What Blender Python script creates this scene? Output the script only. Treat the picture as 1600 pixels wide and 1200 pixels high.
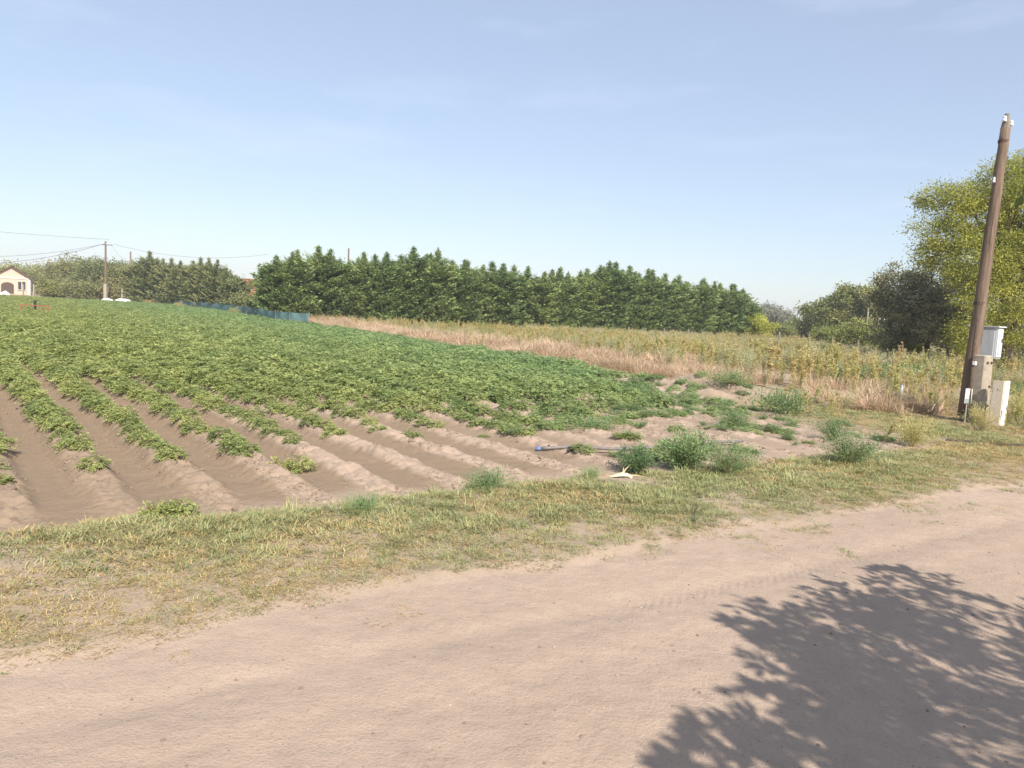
import bpy, math, random
import numpy as np
from mathutils import Vector, Matrix

for o in list(bpy.data.objects): bpy.data.objects.remove(o, do_unlink=True)
scene = bpy.context.scene
C = scene.collection
rng = np.random.default_rng(7)
random.seed(7)
R = math.radians

# ------------------------------------------------------------------ camera
CAM_H, FPX = 1.7, 1200.0
ROLL, PITCH = R(3.0), math.atan(112.8 / 1200)
Fv = np.array([0, math.cos(PITCH), -math.sin(PITCH)])
U0 = np.array([0, math.sin(PITCH), math.cos(PITCH)])
X0 = np.array([1.0, 0, 0])
Rv = X0 * math.cos(ROLL) + U0 * math.sin(ROLL)
Uv = U0 * math.cos(ROLL) - X0 * math.sin(ROLL)
cam = bpy.data.cameras.new('camera')
cam.sensor_width = 36.0; cam.lens = 36.0 * FPX / 1600; cam.clip_start = 0.05; cam.clip_end = 12000
camo = bpy.data.objects.new('camera', cam); C.objects.link(camo)
camo.matrix_world = Matrix(((Rv[0], Uv[0], -Fv[0], 0), (Rv[1], Uv[1], -Fv[1], 0), (Rv[2], Uv[2], -Fv[2], CAM_H), (0, 0, 0, 1)))
scene.camera = camo

def ray(x, y): return Fv + Rv * ((x - 800) / FPX) + Uv * ((600 - y) / FPX)
def gnd(x, y, z=0.0):                       # where a sight line meets height z
    d = ray(x, y); p = d * ((z - CAM_H) / d[2]); return np.array([p[0], p[1]])
def at(x, y, Y):                            # a point Y metres ahead
    d = ray(x, y); p = d * (Y / d[1]); return np.array([p[0], p[1], p[2] + CAM_H])

# ------------------------------------------------------------------ world, sun, exposure
SUN_AZ, SUN_EL = R(158), R(41)              # azimuth clockwise from +Y
S = np.array([math.sin(SUN_AZ) * math.cos(SUN_EL), math.cos(SUN_AZ) * math.cos(SUN_EL), math.sin(SUN_EL)])
w = bpy.data.worlds.new('World'); scene.world = w; w.use_nodes = True
nt = w.node_tree; nt.nodes.clear()
sky = nt.nodes.new('ShaderNodeTexSky'); sky.sky_type = 'NISHITA'; sky.sun_disc = False
sky.sun_elevation = SUN_EL; sky.sun_rotation = SUN_AZ; sky.altitude = 100
sky.air_density = 1.0; sky.dust_density = 0.8; sky.ozone_density = 1.0
bg = nt.nodes.new('ShaderNodeBackground'); bg.inputs['Strength'].default_value = 0.096
out = nt.nodes.new('ShaderNodeOutputWorld')
tc = nt.nodes.new('ShaderNodeTexCoord')
mp = nt.nodes.new('ShaderNodeMapping'); mp.inputs['Scale'].default_value = (2.2, 2.2, 11.0); mp.inputs['Rotation'].default_value = (0.05, -0.12, 0.6)
cn = nt.nodes.new('ShaderNodeTexNoise'); cn.inputs['Scale'].default_value = 1.5; cn.inputs['Detail'].default_value = 6; cn.inputs['Roughness'].default_value = 0.55
cr = nt.nodes.new('ShaderNodeMapRange'); cr.inputs['From Min'].default_value = 0.52; cr.inputs['From Max'].default_value = 0.80; cr.inputs['To Min'].default_value = 0.35; cr.inputs['To Max'].default_value = 0.58
cm = nt.nodes.new('ShaderNodeMixRGB'); cm.inputs['Color2'].default_value = (5.9, 6.6, 8.2, 1)
nt.links.new(tc.outputs['Generated'], mp.inputs['Vector']); nt.links.new(mp.outputs[0], cn.inputs['Vector'])
nt.links.new(cn.outputs['Fac'], cr.inputs['Value']); nt.links.new(cr.outputs[0], cm.inputs['Fac'])
nt.links.new(sky.outputs[0], cm.inputs['Color1']); nt.links.new(cm.outputs[0], bg.inputs['Color']); nt.links.new(bg.outputs[0], out.inputs['Surface'])
sl = bpy.data.lights.new('sun', 'SUN'); sl.energy = 5.0; sl.angle = R(0.53); sl.color = (1.0, 0.93, 0.83)
so = bpy.data.objects.new('sun', sl); C.objects.link(so); so.location = (20, -40, 40)
so.rotation_euler = Vector(S).to_track_quat('Z', 'Y').to_euler()
vs = scene.view_settings
vs.view_transform = 'Standard'; vs.look = 'None'; vs.gamma = 1.0; vs.exposure = 0.58; vs.use_curve_mapping = False
scene.render.engine = 'CYCLES'
scene.cycles.max_bounces = 6; scene.cycles.diffuse_bounces = 3; scene.cycles.transmission_bounces = 4
scene.cycles.use_denoising = True

# ------------------------------------------------------------------ helpers
def hash2(ix, iy, seed):
    h = (ix.astype(np.int64) * 374761393 + iy.astype(np.int64) * 668265263 + seed * 1442695041) & 0x7fffffff
    h = ((h ^ (h >> 13)) * 1274126177) & 0x7fffffff
    return ((h ^ (h >> 16)) & 0xffff) / 65535.0
def vnoise(x, y, seed=0):
    x = np.asarray(x, float); y = np.asarray(y, float)
    ix, iy = np.floor(x), np.floor(y); fx, fy = x - ix, y - iy
    fx = fx * fx * (3 - 2 * fx); fy = fy * fy * (3 - 2 * fy)
    a, b = hash2(ix, iy, seed), hash2(ix + 1, iy, seed); c, d = hash2(ix, iy + 1, seed), hash2(ix + 1, iy + 1, seed)
    return (a + (b - a) * fx) * (1 - fy) + (c + (d - c) * fx) * fy
def fbm(x, y, o=4, seed=0):
    x = np.asarray(x, float); y = np.asarray(y, float); s = 0; a = 0.5; t = 0
    for i in range(o):
        s = s + a * vnoise(x * 2 ** i + 17.3 * i, y * 2 ** i - 9.1 * i, seed + i); t += a; a *= 0.5
    return s / t
def smooth(a, b, x):
    t = np.clip((np.asarray(x, float) - a) / (b - a), 0, 1); return t * t * (3 - 2 * t)
def unit(v): return v / np.maximum(np.linalg.norm(v, axis=-1, keepdims=True), 1e-9)

def tag(o, label=None, cat=None, group=None, kind=None):
    if label: o['label'] = label
    if cat: o['category'] = cat
    if group: o['group'] = group
    if kind: o['kind'] = kind
    return o
def link(name, me, parent=None, loc=None, rotz=None, scale=None):
    o = bpy.data.objects.new(name, me); C.objects.link(o)
    if parent is not None: o.parent = parent
    if loc is not None: o.location = tuple(float(v) for v in loc)
    if rotz is not None: o.rotation_euler = (0, 0, float(rotz))
    if scale is not None: o.scale = (scale,) * 3 if np.isscalar(scale) else tuple(scale)
    return o
def empty(name, loc=(0, 0, 0), rotz=0.0):
    o = link(name, None, loc=loc, rotz=rotz); o.empty_display_size = 0.2; return o

class MB:
    """collects quads and triangles with a material index and a per-face tint"""
    def __init__(s): s.v = []; s.q = []; s.n = 0; s.m = []; s.t = []
    def add(s, verts, faces, mat=0, tint=0.5):
        verts = np.asarray(verts, float).reshape(-1, 3); faces = np.asarray(faces, int)
        s.v.append(verts); s.q.append(faces + s.n); s.n += len(verts)
        s.m.append(np.full(len(faces), mat, int)); s.t.append(np.broadcast_to(np.asarray(tint, float), (len(faces),)).copy())
        return s
    def box(s, c, size, mat=0, rot=None, taper=1.0, tint=0.5):
        x, y, z = np.array(size) / 2
        P = np.array([(-x, -y, -z), (x, -y, -z), (x, y, -z), (-x, y, -z), (-x * taper, -y * taper, z), (x * taper, -y * taper, z), (x * taper, y * taper, z), (-x * taper, y * taper, z)])
        if rot is not None: P = P @ np.array(rot).T
        return s.add(P + np.array(c), [(0, 3, 2, 1), (4, 5, 6, 7), (0, 1, 5, 4), (1, 2, 6, 5), (2, 3, 7, 6), (3, 0, 4, 7)], mat, tint)
    def tube(s, pts, rad, sides=6, mat=0, cap=True, tint=0.5):
        pts = np.asarray(pts, float); n = len(pts); rad = np.broadcast_to(np.asarray(rad, float), (n,))
        T = unit(np.gradient(pts, axis=0)) if n > 1 else np.array([[0, 0, 1.0]])
        ref = np.array([0, 0, 1.0]) if abs(T[0][2]) < 0.9 else np.array([1.0, 0, 0])
        V = []; a = np.arange(sides) / sides * 2 * math.pi
        for i in range(n):
            u = np.cross(ref, T[i]); u = u / max(np.linalg.norm(u), 1e-9); v = np.cross(T[i], u)
            V.append(pts[i] + rad[i] * (np.cos(a)[:, None] * u + np.sin(a)[:, None] * v))
        F = []
        for i in range(n - 1):
            for k in range(sides):
                k2 = (k + 1) % sides
                F.append((i * sides + k, i * sides + k2, (i + 1) * sides + k2, (i + 1) * sides + k))
        V = np.concatenate(V)
        if cap:
            V = np.concatenate([V, pts[:1], pts[-1:]]); b = n * sides
            for k in range(sides):
                k2 = (k + 1) % sides
                F.append((k2, k, b, b)); F.append(((n - 1) * sides + k, (n - 1) * sides + k2, b + 1, b + 1))
        return s.add(V, F, mat, tint)
    def leaves(s, c, d, nrm, L, W, fold=0.25, mat=0, tint=0.5, base=False):
        """diamond leaves, folded along the midrib; c is the centre (or the base)"""
        c = np.asarray(c, float); n = len(c); d = unit(np.asarray(d, float)); sd = unit(np.cross(d, nrm)); up = np.cross(sd, d)
        L = np.broadcast_to(np.asarray(L, float), (n,))[:, None]; W = np.broadcast_to(np.asarray(W, float), (n,))[:, None]
        b = c if base else c - d * L * 0.5
        V = np.stack([b, b + d * L * 0.45 + sd * W * 0.5 + up * W * fold, b + d * L, b + d * L * 0.45 - sd * W * 0.5 + up * W * fold], 1).reshape(-1, 3)
        F = np.arange(n * 4).reshape(n, 4)
        return s.add(V, F, mat, tint)
    def mesh(s, name, mats, smoothf=False):
        v = np.concatenate(s.v); f = np.concatenate(s.q); m = np.concatenate(s.m); t = np.concatenate(s.t)
        me = bpy.data.meshes.new(name)
        tri = f[:, 2] == f[:, 3] if f.shape[1] == 4 else np.zeros(len(f), bool)
        cnt = np.where(tri, 3, 4); st = np.concatenate([[0], np.cumsum(cnt)[:-1]])
        keep = np.ones(f.shape, bool); keep[tri, 3] = False
        me.vertices.add(len(v)); me.vertices.foreach_set('co', v.astype(np.float32).ravel())
        me.loops.add(int(cnt.sum())); me.loops.foreach_set('vertex_index', f[keep].astype(np.int32))
        me.polygons.add(len(f)); me.polygons.foreach_set('loop_start', st.astype(np.int32))
        me.polygons.foreach_set('material_index', m.astype(np.int32))
        me.polygons.foreach_set('use_smooth', np.full(len(f), bool(smoothf)))
        for k in mats: me.materials.append(k)
        at_ = me.attributes.new('tint', 'FLOAT', 'FACE'); at_.data.foreach_set('value', t.astype(np.float32))
        me.update(calc_edges=True); return me
    def build(s, name, mats, parent=None, loc=None, rotz=None, smoothf=False):
        if not isinstance(mats, (list, tuple)): mats = [mats]
        return link(name, s.mesh(name, mats, smoothf), parent, loc, rotz)

# ------------------------------------------------------------------ materials
def newmat(name):
    m = bpy.data.materials.new(name); m.use_nodes = True; t = m.node_tree
    return m, t, t.nodes['Principled BSDF'], t.nodes['Material Output']
def N(t, kind, **kw):
    n = t.nodes.new(kind)
    for k, v in kw.items():
        if k in n.inputs: n.inputs[k].default_value = v
        else: setattr(n, k, v)
    return n
def rgb(c): return (c[0], c[1], c[2], 1.0)

def leaf_mat(name, c_dark, c_light, trans=0.3, rough=0.55, c_far=None, grad=None, hue=0.04, spec=0.3):
    """leaf colour from a per-leaf tint and a per-plant random; grad=(axis vector, from, to) drifts to c_far over the land"""
    m, t, b, o = newmat(name)
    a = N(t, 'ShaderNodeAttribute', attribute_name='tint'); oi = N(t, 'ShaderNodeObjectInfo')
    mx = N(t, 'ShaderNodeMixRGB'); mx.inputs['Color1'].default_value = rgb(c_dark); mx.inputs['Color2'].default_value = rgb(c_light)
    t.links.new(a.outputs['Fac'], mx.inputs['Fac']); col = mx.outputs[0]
    if c_far is not None:
        vm = N(t, 'ShaderNodeVectorMath', operation='DOT_PRODUCT'); vm.inputs[1].default_value = grad[0]
        t.links.new(oi.outputs['Location'], vm.inputs[0])
        mr = N(t, 'ShaderNodeMapRange'); mr.inputs['From Min'].default_value = grad[1]; mr.inputs['From Max'].default_value = grad[2]
        t.links.new(vm.outputs['Value'], mr.inputs['Value'])
        m2 = N(t, 'ShaderNodeMixRGB'); m2.inputs['Color2'].default_value = rgb(c_far)
        m3 = N(t, 'ShaderNodeMath', operation='MULTIPLY'); m3.inputs[1].default_value = 0.42
        t.links.new(mr.outputs[0], m3.inputs[0]); t.links.new(m3.outputs[0], m2.inputs['Fac']); t.links.new(col, m2.inputs['Color1']); col = m2.outputs[0]
    hs = N(t, 'ShaderNodeHueSaturation')
    h1 = N(t, 'ShaderNodeMapRange'); h1.inputs['To Min'].default_value = 0.5 - hue; h1.inputs['To Max'].default_value = 0.5 + hue
    v1 = N(t, 'ShaderNodeMapRange'); v1.inputs['To Min'].default_value = 1.2; v1.inputs['To Max'].default_value = 0.82
    t.links.new(oi.outputs['Random'], h1.inputs['Value']); t.links.new(oi.outputs['Random'], v1.inputs['Value'])
    t.links.new(h1.outputs[0], hs.inputs['Hue']); t.links.new(v1.outputs[0], hs.inputs['Value']); t.links.new(col, hs.inputs['Color'])
    b.inputs['Roughness'].default_value = rough; b.inputs['Specular IOR Level'].default_value = spec
    t.links.new(hs.outputs[0], b.inputs['Base Color'])
    tr = N(t, 'ShaderNodeBsdfTranslucent'); t.links.new(hs.outputs[0], tr.inputs['Color'])
    ms = N(t, 'ShaderNodeMixShader'); ms.inputs[0].default_value = trans
    t.links.new(b.outputs[0], ms.inputs[1]); t.links.new(tr.outputs[0], ms.inputs[2]); t.links.new(ms.outputs[0], o.inputs['Surface'])
    return m
def solid_mat(name, c1, c2=None, scale=8.0, rough=0.8, bump=0.0, bscale=60.0, stretch=(1, 1, 1), lo=0.35, hi=0.65, metal=0.0, spec=0.3):
    m, t, b, o = newmat(name)
    c2 = c2 or tuple(v * 0.7 for v in c1)
    tc = N(t, 'ShaderNodeTexCoord'); mp = N(t, 'ShaderNodeMapping'); mp.inputs['Scale'].default_value = stretch
    n = N(t, 'ShaderNodeTexNoise', Scale=scale, Detail=6.0, Roughness=0.6); t.links.new(tc.outputs['Object'], mp.inputs[0]); t.links.new(mp.outputs[0], n.inputs['Vector'])
    mr = N(t, 'ShaderNodeMapRange'); mr.inputs['From Min'].default_value = lo; mr.inputs['From Max'].default_value = hi
    mx = N(t, 'ShaderNodeMixRGB'); mx.inputs['Color1'].default_value = rgb(c1); mx.inputs['Color2'].default_value = rgb(c2)
    t.links.new(n.outputs['Fac'], mr.inputs['Value']); t.links.new(mr.outputs[0], mx.inputs['Fac']); t.links.new(mx.outputs[0], b.inputs['Base Color'])
    b.inputs['Roughness'].default_value = rough; b.inputs['Metallic'].default_value = metal; b.inputs['Specular IOR Level'].default_value = spec
    if bump > 0:
        n2 = N(t, 'ShaderNodeTexNoise', Scale=bscale, Detail=5.0); t.links.new(mp.outputs[0], n2.inputs['Vector'])
        bp = N(t, 'ShaderNodeBump', Strength=bump, Distance=0.01); t.links.new(n2.outputs['Fac'], bp.inputs['Height']); t.links.new(bp.outputs[0], b.inputs['Normal'])
    return m

def soil_mat():
    m, t, b, o = newmat('sandy_soil')
    tc = N(t, 'ShaderNodeTexCoord'); z = N(t, 'ShaderNodeAttribute', attribute_name='zone')
    sp = N(t, 'ShaderNodeSeparateColor'); t.links.new(z.outputs['Color'], sp.inputs[0])
    def noise(s, d=6.0, r=0.6):
        n = N(t, 'ShaderNodeTexNoise', Scale=s, Detail=d, Roughness=r); t.links.new(tc.outputs['Object'], n.inputs['Vector']); return n
    def mix(fac, c1, c2):
        x = N(t, 'ShaderNodeMixRGB')
        for s_, i in ((fac, 'Fac'), (c1, 'Color1'), (c2, 'Color2')):
            if isinstance(s_, tuple): x.inputs[i].default_value = rgb(s_)
            elif isinstance(s_, float): x.inputs[i].default_value = s_
            else: t.links.new(s_, x.inputs[i])
        return x.outputs[0]
    def rng_(v, a, c, lo=0.0, hi=1.0):
        x = N(t, 'ShaderNodeMapRange'); t.links.new(v, x.inputs['Value'])
        x.inputs['From Min'].default_value = a; x.inputs['From Max'].default_value = c; x.inputs['To Min'].default_value = lo; x.inputs['To Max'].default_value = hi
        return x.outputs[0]
    def mul(a, c):
        x = N(t, 'ShaderNodeMath', operation='MULTIPLY'); t.links.new(a, x.inputs[0])
        if isinstance(c, float): x.inputs[1].default_value = c
        else: t.links.new(c, x.inputs[1])
        return x.outputs[0]
    big = noise(0.45, 5.0); mid = noise(5.0, 6.0, 0.65); fine = noise(70.0, 4.0, 0.7); grain = noise(320.0, 2.0, 0.6)
    col = mix(rng_(big.outputs['Fac'], 0.35, 0.65), (0.445, 0.338, 0.260), (0.40, 0.303, 0.230))
    col = mix(rng_(mid.outputs['Fac'], 0.45, 0.75, 0.0, 0.45), col, (0.31, 0.236, 0.185))
    patch = noise(1.3, 7.0, 0.7)
    col = mix(rng_(patch.outputs['Fac'], 0.48, 0.68, 0.0, 0.32), col, (0.345, 0.265, 0.205))
    col = mix(mul(sp.outputs[0], 0.95), col, (0.245, 0.178, 0.118))                    # damp sand in the furrows
    col = mix(mul(sp.outputs[1], 0.85), col, mix(rng_(mid.outputs['Fac'], 0.35, 0.65), (0.42, 0.30, 0.19), (0.33, 0.24, 0.15)))   # straw litter
    col = mix(mul(sp.outputs[2], rng_(mid.outputs['Fac'], 0.3, 0.6, 0.2, 0.75)), col, (0.235, 0.205, 0.105))  # turf litter
    col = mix(rng_(fine.outputs['Fac'], 0.54, 0.72, 0.0, 0.50), col, (0.21, 0.16, 0.125))
    col = mix(rng_(grain.outputs['Fac'], 0.60, 0.74, 0.0, 0.35), col, (0.56, 0.46, 0.37))
    t.links.new(col, b.inputs['Base Color']); b.inputs['Roughness'].default_value = 0.95; b.inputs['Specular IOR Level'].default_value = 0.15
    ad = N(t, 'ShaderNodeMath', operation='MULTIPLY_ADD'); t.links.new(fine.outputs['Fac'], ad.inputs[0]); ad.inputs[1].default_value = 0.35
    t.links.new(mid.outputs['Fac'], ad.inputs[2])
    ad2 = N(t, 'ShaderNodeMath', operation='MULTIPLY_ADD'); t.links.new(grain.outputs['Fac'], ad2.inputs[0]); ad2.inputs[1].default_value = 0.10; t.links.new(ad.outputs[0], ad2.inputs[2])
    bp = N(t, 'ShaderNodeBump', Strength=0.8, Distance=0.03); t.links.new(ad2.outputs[0], bp.inputs['Height']); t.links.new(bp.outputs[0], b.inputs['Normal'])
    return m
M = {}
M['soil'] = soil_mat()
M['clod'] = solid_mat('soil_clod', (0.33, 0.25, 0.185), (0.20, 0.15, 0.11), 30, 0.95, 0.6, 90)
M['pebble'] = solid_mat('pebble_stone', (0.43, 0.365, 0.29), (0.27, 0.225, 0.18), 12, 0.8)
M['bark'] = solid_mat('tree_bark', (0.13, 0.10, 0.075), (0.07, 0.055, 0.04), 10, 0.9, 0.5, 30, (1, 1, 0.25))
M['stem'] = leaf_mat('weed_stem', (0.30, 0.26, 0.11), (0.42, 0.36, 0.17), 0.1)
ROWV = (math.cos(R(-33)), -math.sin(R(-33)), 0)
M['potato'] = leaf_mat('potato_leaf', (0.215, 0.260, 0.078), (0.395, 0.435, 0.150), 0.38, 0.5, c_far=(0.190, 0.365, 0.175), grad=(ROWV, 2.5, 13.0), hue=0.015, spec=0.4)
M['potato_stem'] = leaf_mat('potato_stem', (0.13, 0.12, 0.05), (0.20, 0.17, 0.07), 0.1)
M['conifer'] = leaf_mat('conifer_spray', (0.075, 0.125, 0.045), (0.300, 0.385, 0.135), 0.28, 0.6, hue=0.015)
M['conifer_pale'] = leaf_mat('conifer_spray_pale', (0.095, 0.125, 0.05), (0.27, 0.28, 0.11), 0.15, 0.6, hue=0.02)
M['yellow'] = leaf_mat('yellow_green_leaf', (0.23, 0.26, 0.048), (0.58, 0.57, 0.115), 0.40, 0.5, hue=0.0)
M['dark'] = leaf_mat('dark_leaf', (0.075, 0.09, 0.045), (0.44, 0.41, 0.23), 0.12, 0.45, hue=0.0, spec=0.35)
M['olive'] = leaf_mat('olive_leaf', (0.125, 0.145, 0.05), (0.32, 0.315, 0.125), 0.25, 0.6, hue=0.025)
M['greygreen'] = leaf_mat('grey_green_leaf', (0.13, 0.14, 0.095), (0.26, 0.26, 0.18), 0.2, 0.6, hue=0.015)
M['bushgreen'] = leaf_mat('bush_green_leaf', (0.125, 0.155, 0.045), (0.32, 0.33, 0.10), 0.25, 0.55, hue=0.02)
M['shade_leaf'] = leaf_mat('roadside_tree_leaf', (0.05, 0.085, 0.022), (0.11, 0.16, 0.05), 0.1, 0.45)
M['weed'] = leaf_mat('weed_leaf', (0.36, 0.33, 0.11), (0.66, 0.57, 0.25), 0.3, 0.6, hue=0.03)
M['sage'] = leaf_mat('sage_leaf', (0.31, 0.31, 0.17), (0.52, 0.49, 0.29), 0.25, 0.6, hue=0.02)
M['weedgreen'] = leaf_mat('weed_green_leaf', (0.125, 0.205, 0.085), (0.255, 0.355, 0.155), 0.28, 0.55, hue=0.012)
M['straw'] = leaf_mat('straw', (0.44, 0.32, 0.205), (0.70, 0.54, 0.37), 0.3, 0.7, hue=0.012)
M['grass'] = leaf_mat('verge_grass', (0.22, 0.245, 0.095), (0.43, 0.43, 0.21), 0.3, 0.6, hue=0.02)
M['drygrass'] = leaf_mat('dry_verge_grass', (0.33, 0.25, 0.10), (0.57, 0.45, 0.22), 0.3, 0.7, hue=0.015)
M['wood'] = solid_mat('old_pole_wood', (0.225, 0.160, 0.115), (0.12, 0.088, 0.066), 6, 0.85, 0.8, 25, (6, 6, 0.35))
M['greywood'] = solid_mat('grey_wood', (0.26, 0.22, 0.18), (0.15, 0.125, 0.10), 6, 0.9, 0.6, 25, (6, 6, 0.4))
M['concrete'] = solid_mat('concrete', (0.40, 0.345, 0.27), (0.30, 0.255, 0.20), 9, 0.9, 0.5, 60)
M['porcelain'] = solid_mat('porcelain', (0.80, 0.79, 0.76), (0.7, 0.69, 0.66), 5, 0.25, spec=0.6)
M['rust'] = solid_mat('rusty_iron', (0.12, 0.075, 0.05), (0.06, 0.045, 0.04), 20, 0.8)
M['boxgrey'] = solid_mat('painted_sheet_metal', (0.55, 0.57, 0.59), (0.45, 0.47, 0.49), 4, 0.5, stretch=(3, 3, 0.6))
M['blackpl'] = solid_mat('black_plastic', (0.03, 0.03, 0.032), (0.05, 0.045, 0.042), 10, 0.5)
M['bluepl'] = solid_mat('blue_plastic', (0.17, 0.22, 0.40), (0.13, 0.17, 0.32), 10, 0.5)
M['pipe'] = solid_mat('grey_pipe', (0.22, 0.19, 0.18), (0.15, 0.13, 0.125), 12, 0.5)
M['peelwhite'] = solid_mat('peeling_white_paint', (0.82, 0.79, 0.72), (0.10, 0.12, 0.10), 9.0, 0.7, 0.3, 40, (1, 1, 0.7), lo=0.57, hi=0.60)
M['peelwhite_dim'] = solid_mat('peeling_white_paint_dimmed', (0.68, 0.58, 0.44), (0.13, 0.12, 0.09), 8.0, 0.7, 0.3, 40, (1, 1, 0.6), lo=0.60, hi=0.63)  # peeling white paint again, the side face's dimmer light put into its colour
M['teal'] = leaf_mat('teal_net', (0.13, 0.235, 0.24), (0.17, 0.29, 0.29), 0.35, 0.7)
M['house'] = solid_mat('cream_render', (0.58, 0.45, 0.35), (0.52, 0.40, 0.315), 1.5, 0.9)
M['whitewall'] = solid_mat('white_trim', (0.78, 0.74, 0.68), (0.7, 0.66, 0.6), 3, 0.8)
M['rooftile'] = solid_mat('brown_roof_tile', (0.16, 0.095, 0.07), (0.11, 0.07, 0.055), 6, 0.85)
M['redroof'] = solid_mat('red_roof_tile', (0.42, 0.16, 0.10), (0.32, 0.12, 0.08), 6, 0.85)
M['glass'] = solid_mat('dark_window_glass', (0.05, 0.05, 0.055), (0.035, 0.035, 0.04), 2, 0.12, spec=0.6)
M['tarp'] = solid_mat('white_tarp', (0.80, 0.79, 0.75), (0.7, 0.69, 0.66), 4, 0.6)
M['redpaint'] = solid_mat('red_paint', (0.36, 0.11, 0.065), (0.25, 0.09, 0.06), 8, 0.7)
M['husk'] = leaf_mat('dry_corn_husk', (0.60, 0.47, 0.22), (0.85, 0.78, 0.50), 0.3, 0.6)
M['wire'] = solid_mat('cable', (0.12, 0.12, 0.125), (0.1, 0.1, 0.105), 5, 0.6)

# ------------------------------------------------------------------ the land
a33 = R(-33); D33 = np.array([math.sin(a33), math.cos(a33)]); P33 = np.array([math.cos(a33), -math.sin(a33)])
aR = R(-37.5); DR = np.array([math.sin(aR), math.cos(aR)]); PR = np.array([math.cos(aR), -math.sin(aR)])
aB = R(-30); PB = np.array([math.cos(aB), -math.sin(aB)])
ROW0, ROWS = 1.22, 0.73
B_EDGE = 13.6
def u33(x, y): return x * D33[0] + y * D33[1]
def v33(x, y): return x * P33[0] + y * P33[1]
def urow(x, y): return x * DR[0] + y * DR[1]
def vrow(x, y): return x * PR[0] + y * PR[1]
def vb(x, y): return x * PB[0] + y * PB[1]
MOUND = gnd(1095, 612)
def rowwarp(x, y): return 0.10 * (fbm(urow(x, y) * 0.25, vrow(x, y) * 0.3, 2, 55) - 0.5)
def zones(x, y):
    u, v, b = u33(x, y), v33(x, y), vb(x, y)
    edge = 6.0 + 0.55 * (fbm(x * 0.7, y * 0.7, 3, 3) - 0.5)
    field = smooth(edge - 0.15, edge + 0.25, u) * (1 - smooth(B_EDGE - 0.3, B_EDGE + 0.5, b)) * (1 - smooth(108, 111, y))
    field = field * (1 - smooth(11.2, 12.6, v) * (1 - smooth(9.0, 13.0, u)))
    bottom = 4.05 + 0.9 * (fbm(x * 0.55 + 3, y * 0.55, 3, 21) - 0.5)
    road = 1 - smooth(bottom - 0.1, bottom + 0.15, u)
    verge = np.clip(1 - field - road, 0, 1)
    return field, road, verge, u, v, b
def height(x, y):
    field, road, verge, u, v, b = zones(x, y)
    vr = vrow(x, y) + rowwarp(x, y)
    ph = (vr - ROW0) / ROWS
    c = 0.5 + 0.5 * np.cos(2 * math.pi * ph)
    ridge = smooth(0.12, 0.95, c)
    amp = 0.12 * smooth(5.9, 8.6, u) * (1 - 0.55 * smooth(5.5, 9.5, v) * (1 - smooth(9.5, 13, u)))
    amp = amp * (1 - 0.5 * smooth(2.2, 4.5, v) * (1 - smooth(8.5, 11.5, u)))
    z = field * amp * (ridge - 0.35) * (0.85 + 0.3 * fbm(x * 0.6, y * 0.6, 2, 8))
    z = z + field * 0.075 * (fbm(x * 3.5, y * 3.5, 3, 11) - 0.5) * (0.3 + ridge)
    z = z + field * 0.060 * (fbm(x * 9, y * 9, 3, 12) - 0.5) * (0.15 + ridge)
    z = z + field * 0.030 * (fbm(x * 24, y * 24, 2, 13) - 0.5) * (0.25 + ridge) * (1 - smooth(16, 24, np.hypot(x, y)))
    z = z + 0.10 * (fbm(x * 0.16, y * 0.16, 3, 31) - 0.5)
    z = z + verge * (0.05 * (fbm(x * 1.3, y * 1.3, 3, 41) - 0.3) + 0.02)
    # wheel ruts along the road
    rut = 0
    for uc, d, wd in ((3.35, 0.016, 0.13), (3.02, -0.006, 0.10), (1.75, 0.012, 0.16), (1.45, -0.006, 0.12), (2.35, -0.012, 0.35), (0.3, 0.02, 0.22)):
        q = u - uc - 0.25 * (fbm(v * 0.22, v * 0 + uc, 2, 61) - 0.5)
        rut = rut - d * np.exp(-(q / wd) ** 2)
        if uc == 3.35: rut = rut + 0.0014 * np.exp(-(q / 0.13) ** 4) * np.sign(np.sin(2 * math.pi * (v + abs(q) * 1.1) / 0.075)) * smooth(2.5, 3.4, v)
    z = z + road * (rut + 0.018 * (fbm(x * 2.2, y * 2.2, 4, 71) - 0.5) + 0.007 * (fbm(x * 9, y * 9, 2, 77) - 0.5))
    mx, my = x - MOUND[0], y - MOUND[1]
    q1 = mx * 0.85 + my * -0.52; q2 = mx * 0.52 + my * 0.85
    z = z + 0.30 * np.exp(-(q1 / 1.6) ** 2 - (q2 / 0.8) ** 2) * (0.7 + 0.6 * fbm(x * 2, y * 2, 3, 91))
    return z
def strawness(x, y):
    b = vb(x, y); u = u33(x, y)
    wn = fbm(x * 0.25, y * 0.25, 3, 201)
    s = smooth(B_EDGE + 0.3, B_EDGE + 1.2, b) * (1 - smooth(B_EDGE + 4.0 + 5 * (wn - 0.4), B_EDGE + 6.5 + 5 * (wn - 0.4), b)) * smooth(13.5, 16.5, y)
    s = s * (1 - 0.85 * smooth(5.5, 9.0, x) * smooth(27, 22, y))
    return np.clip(s, 0, 1)

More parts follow.
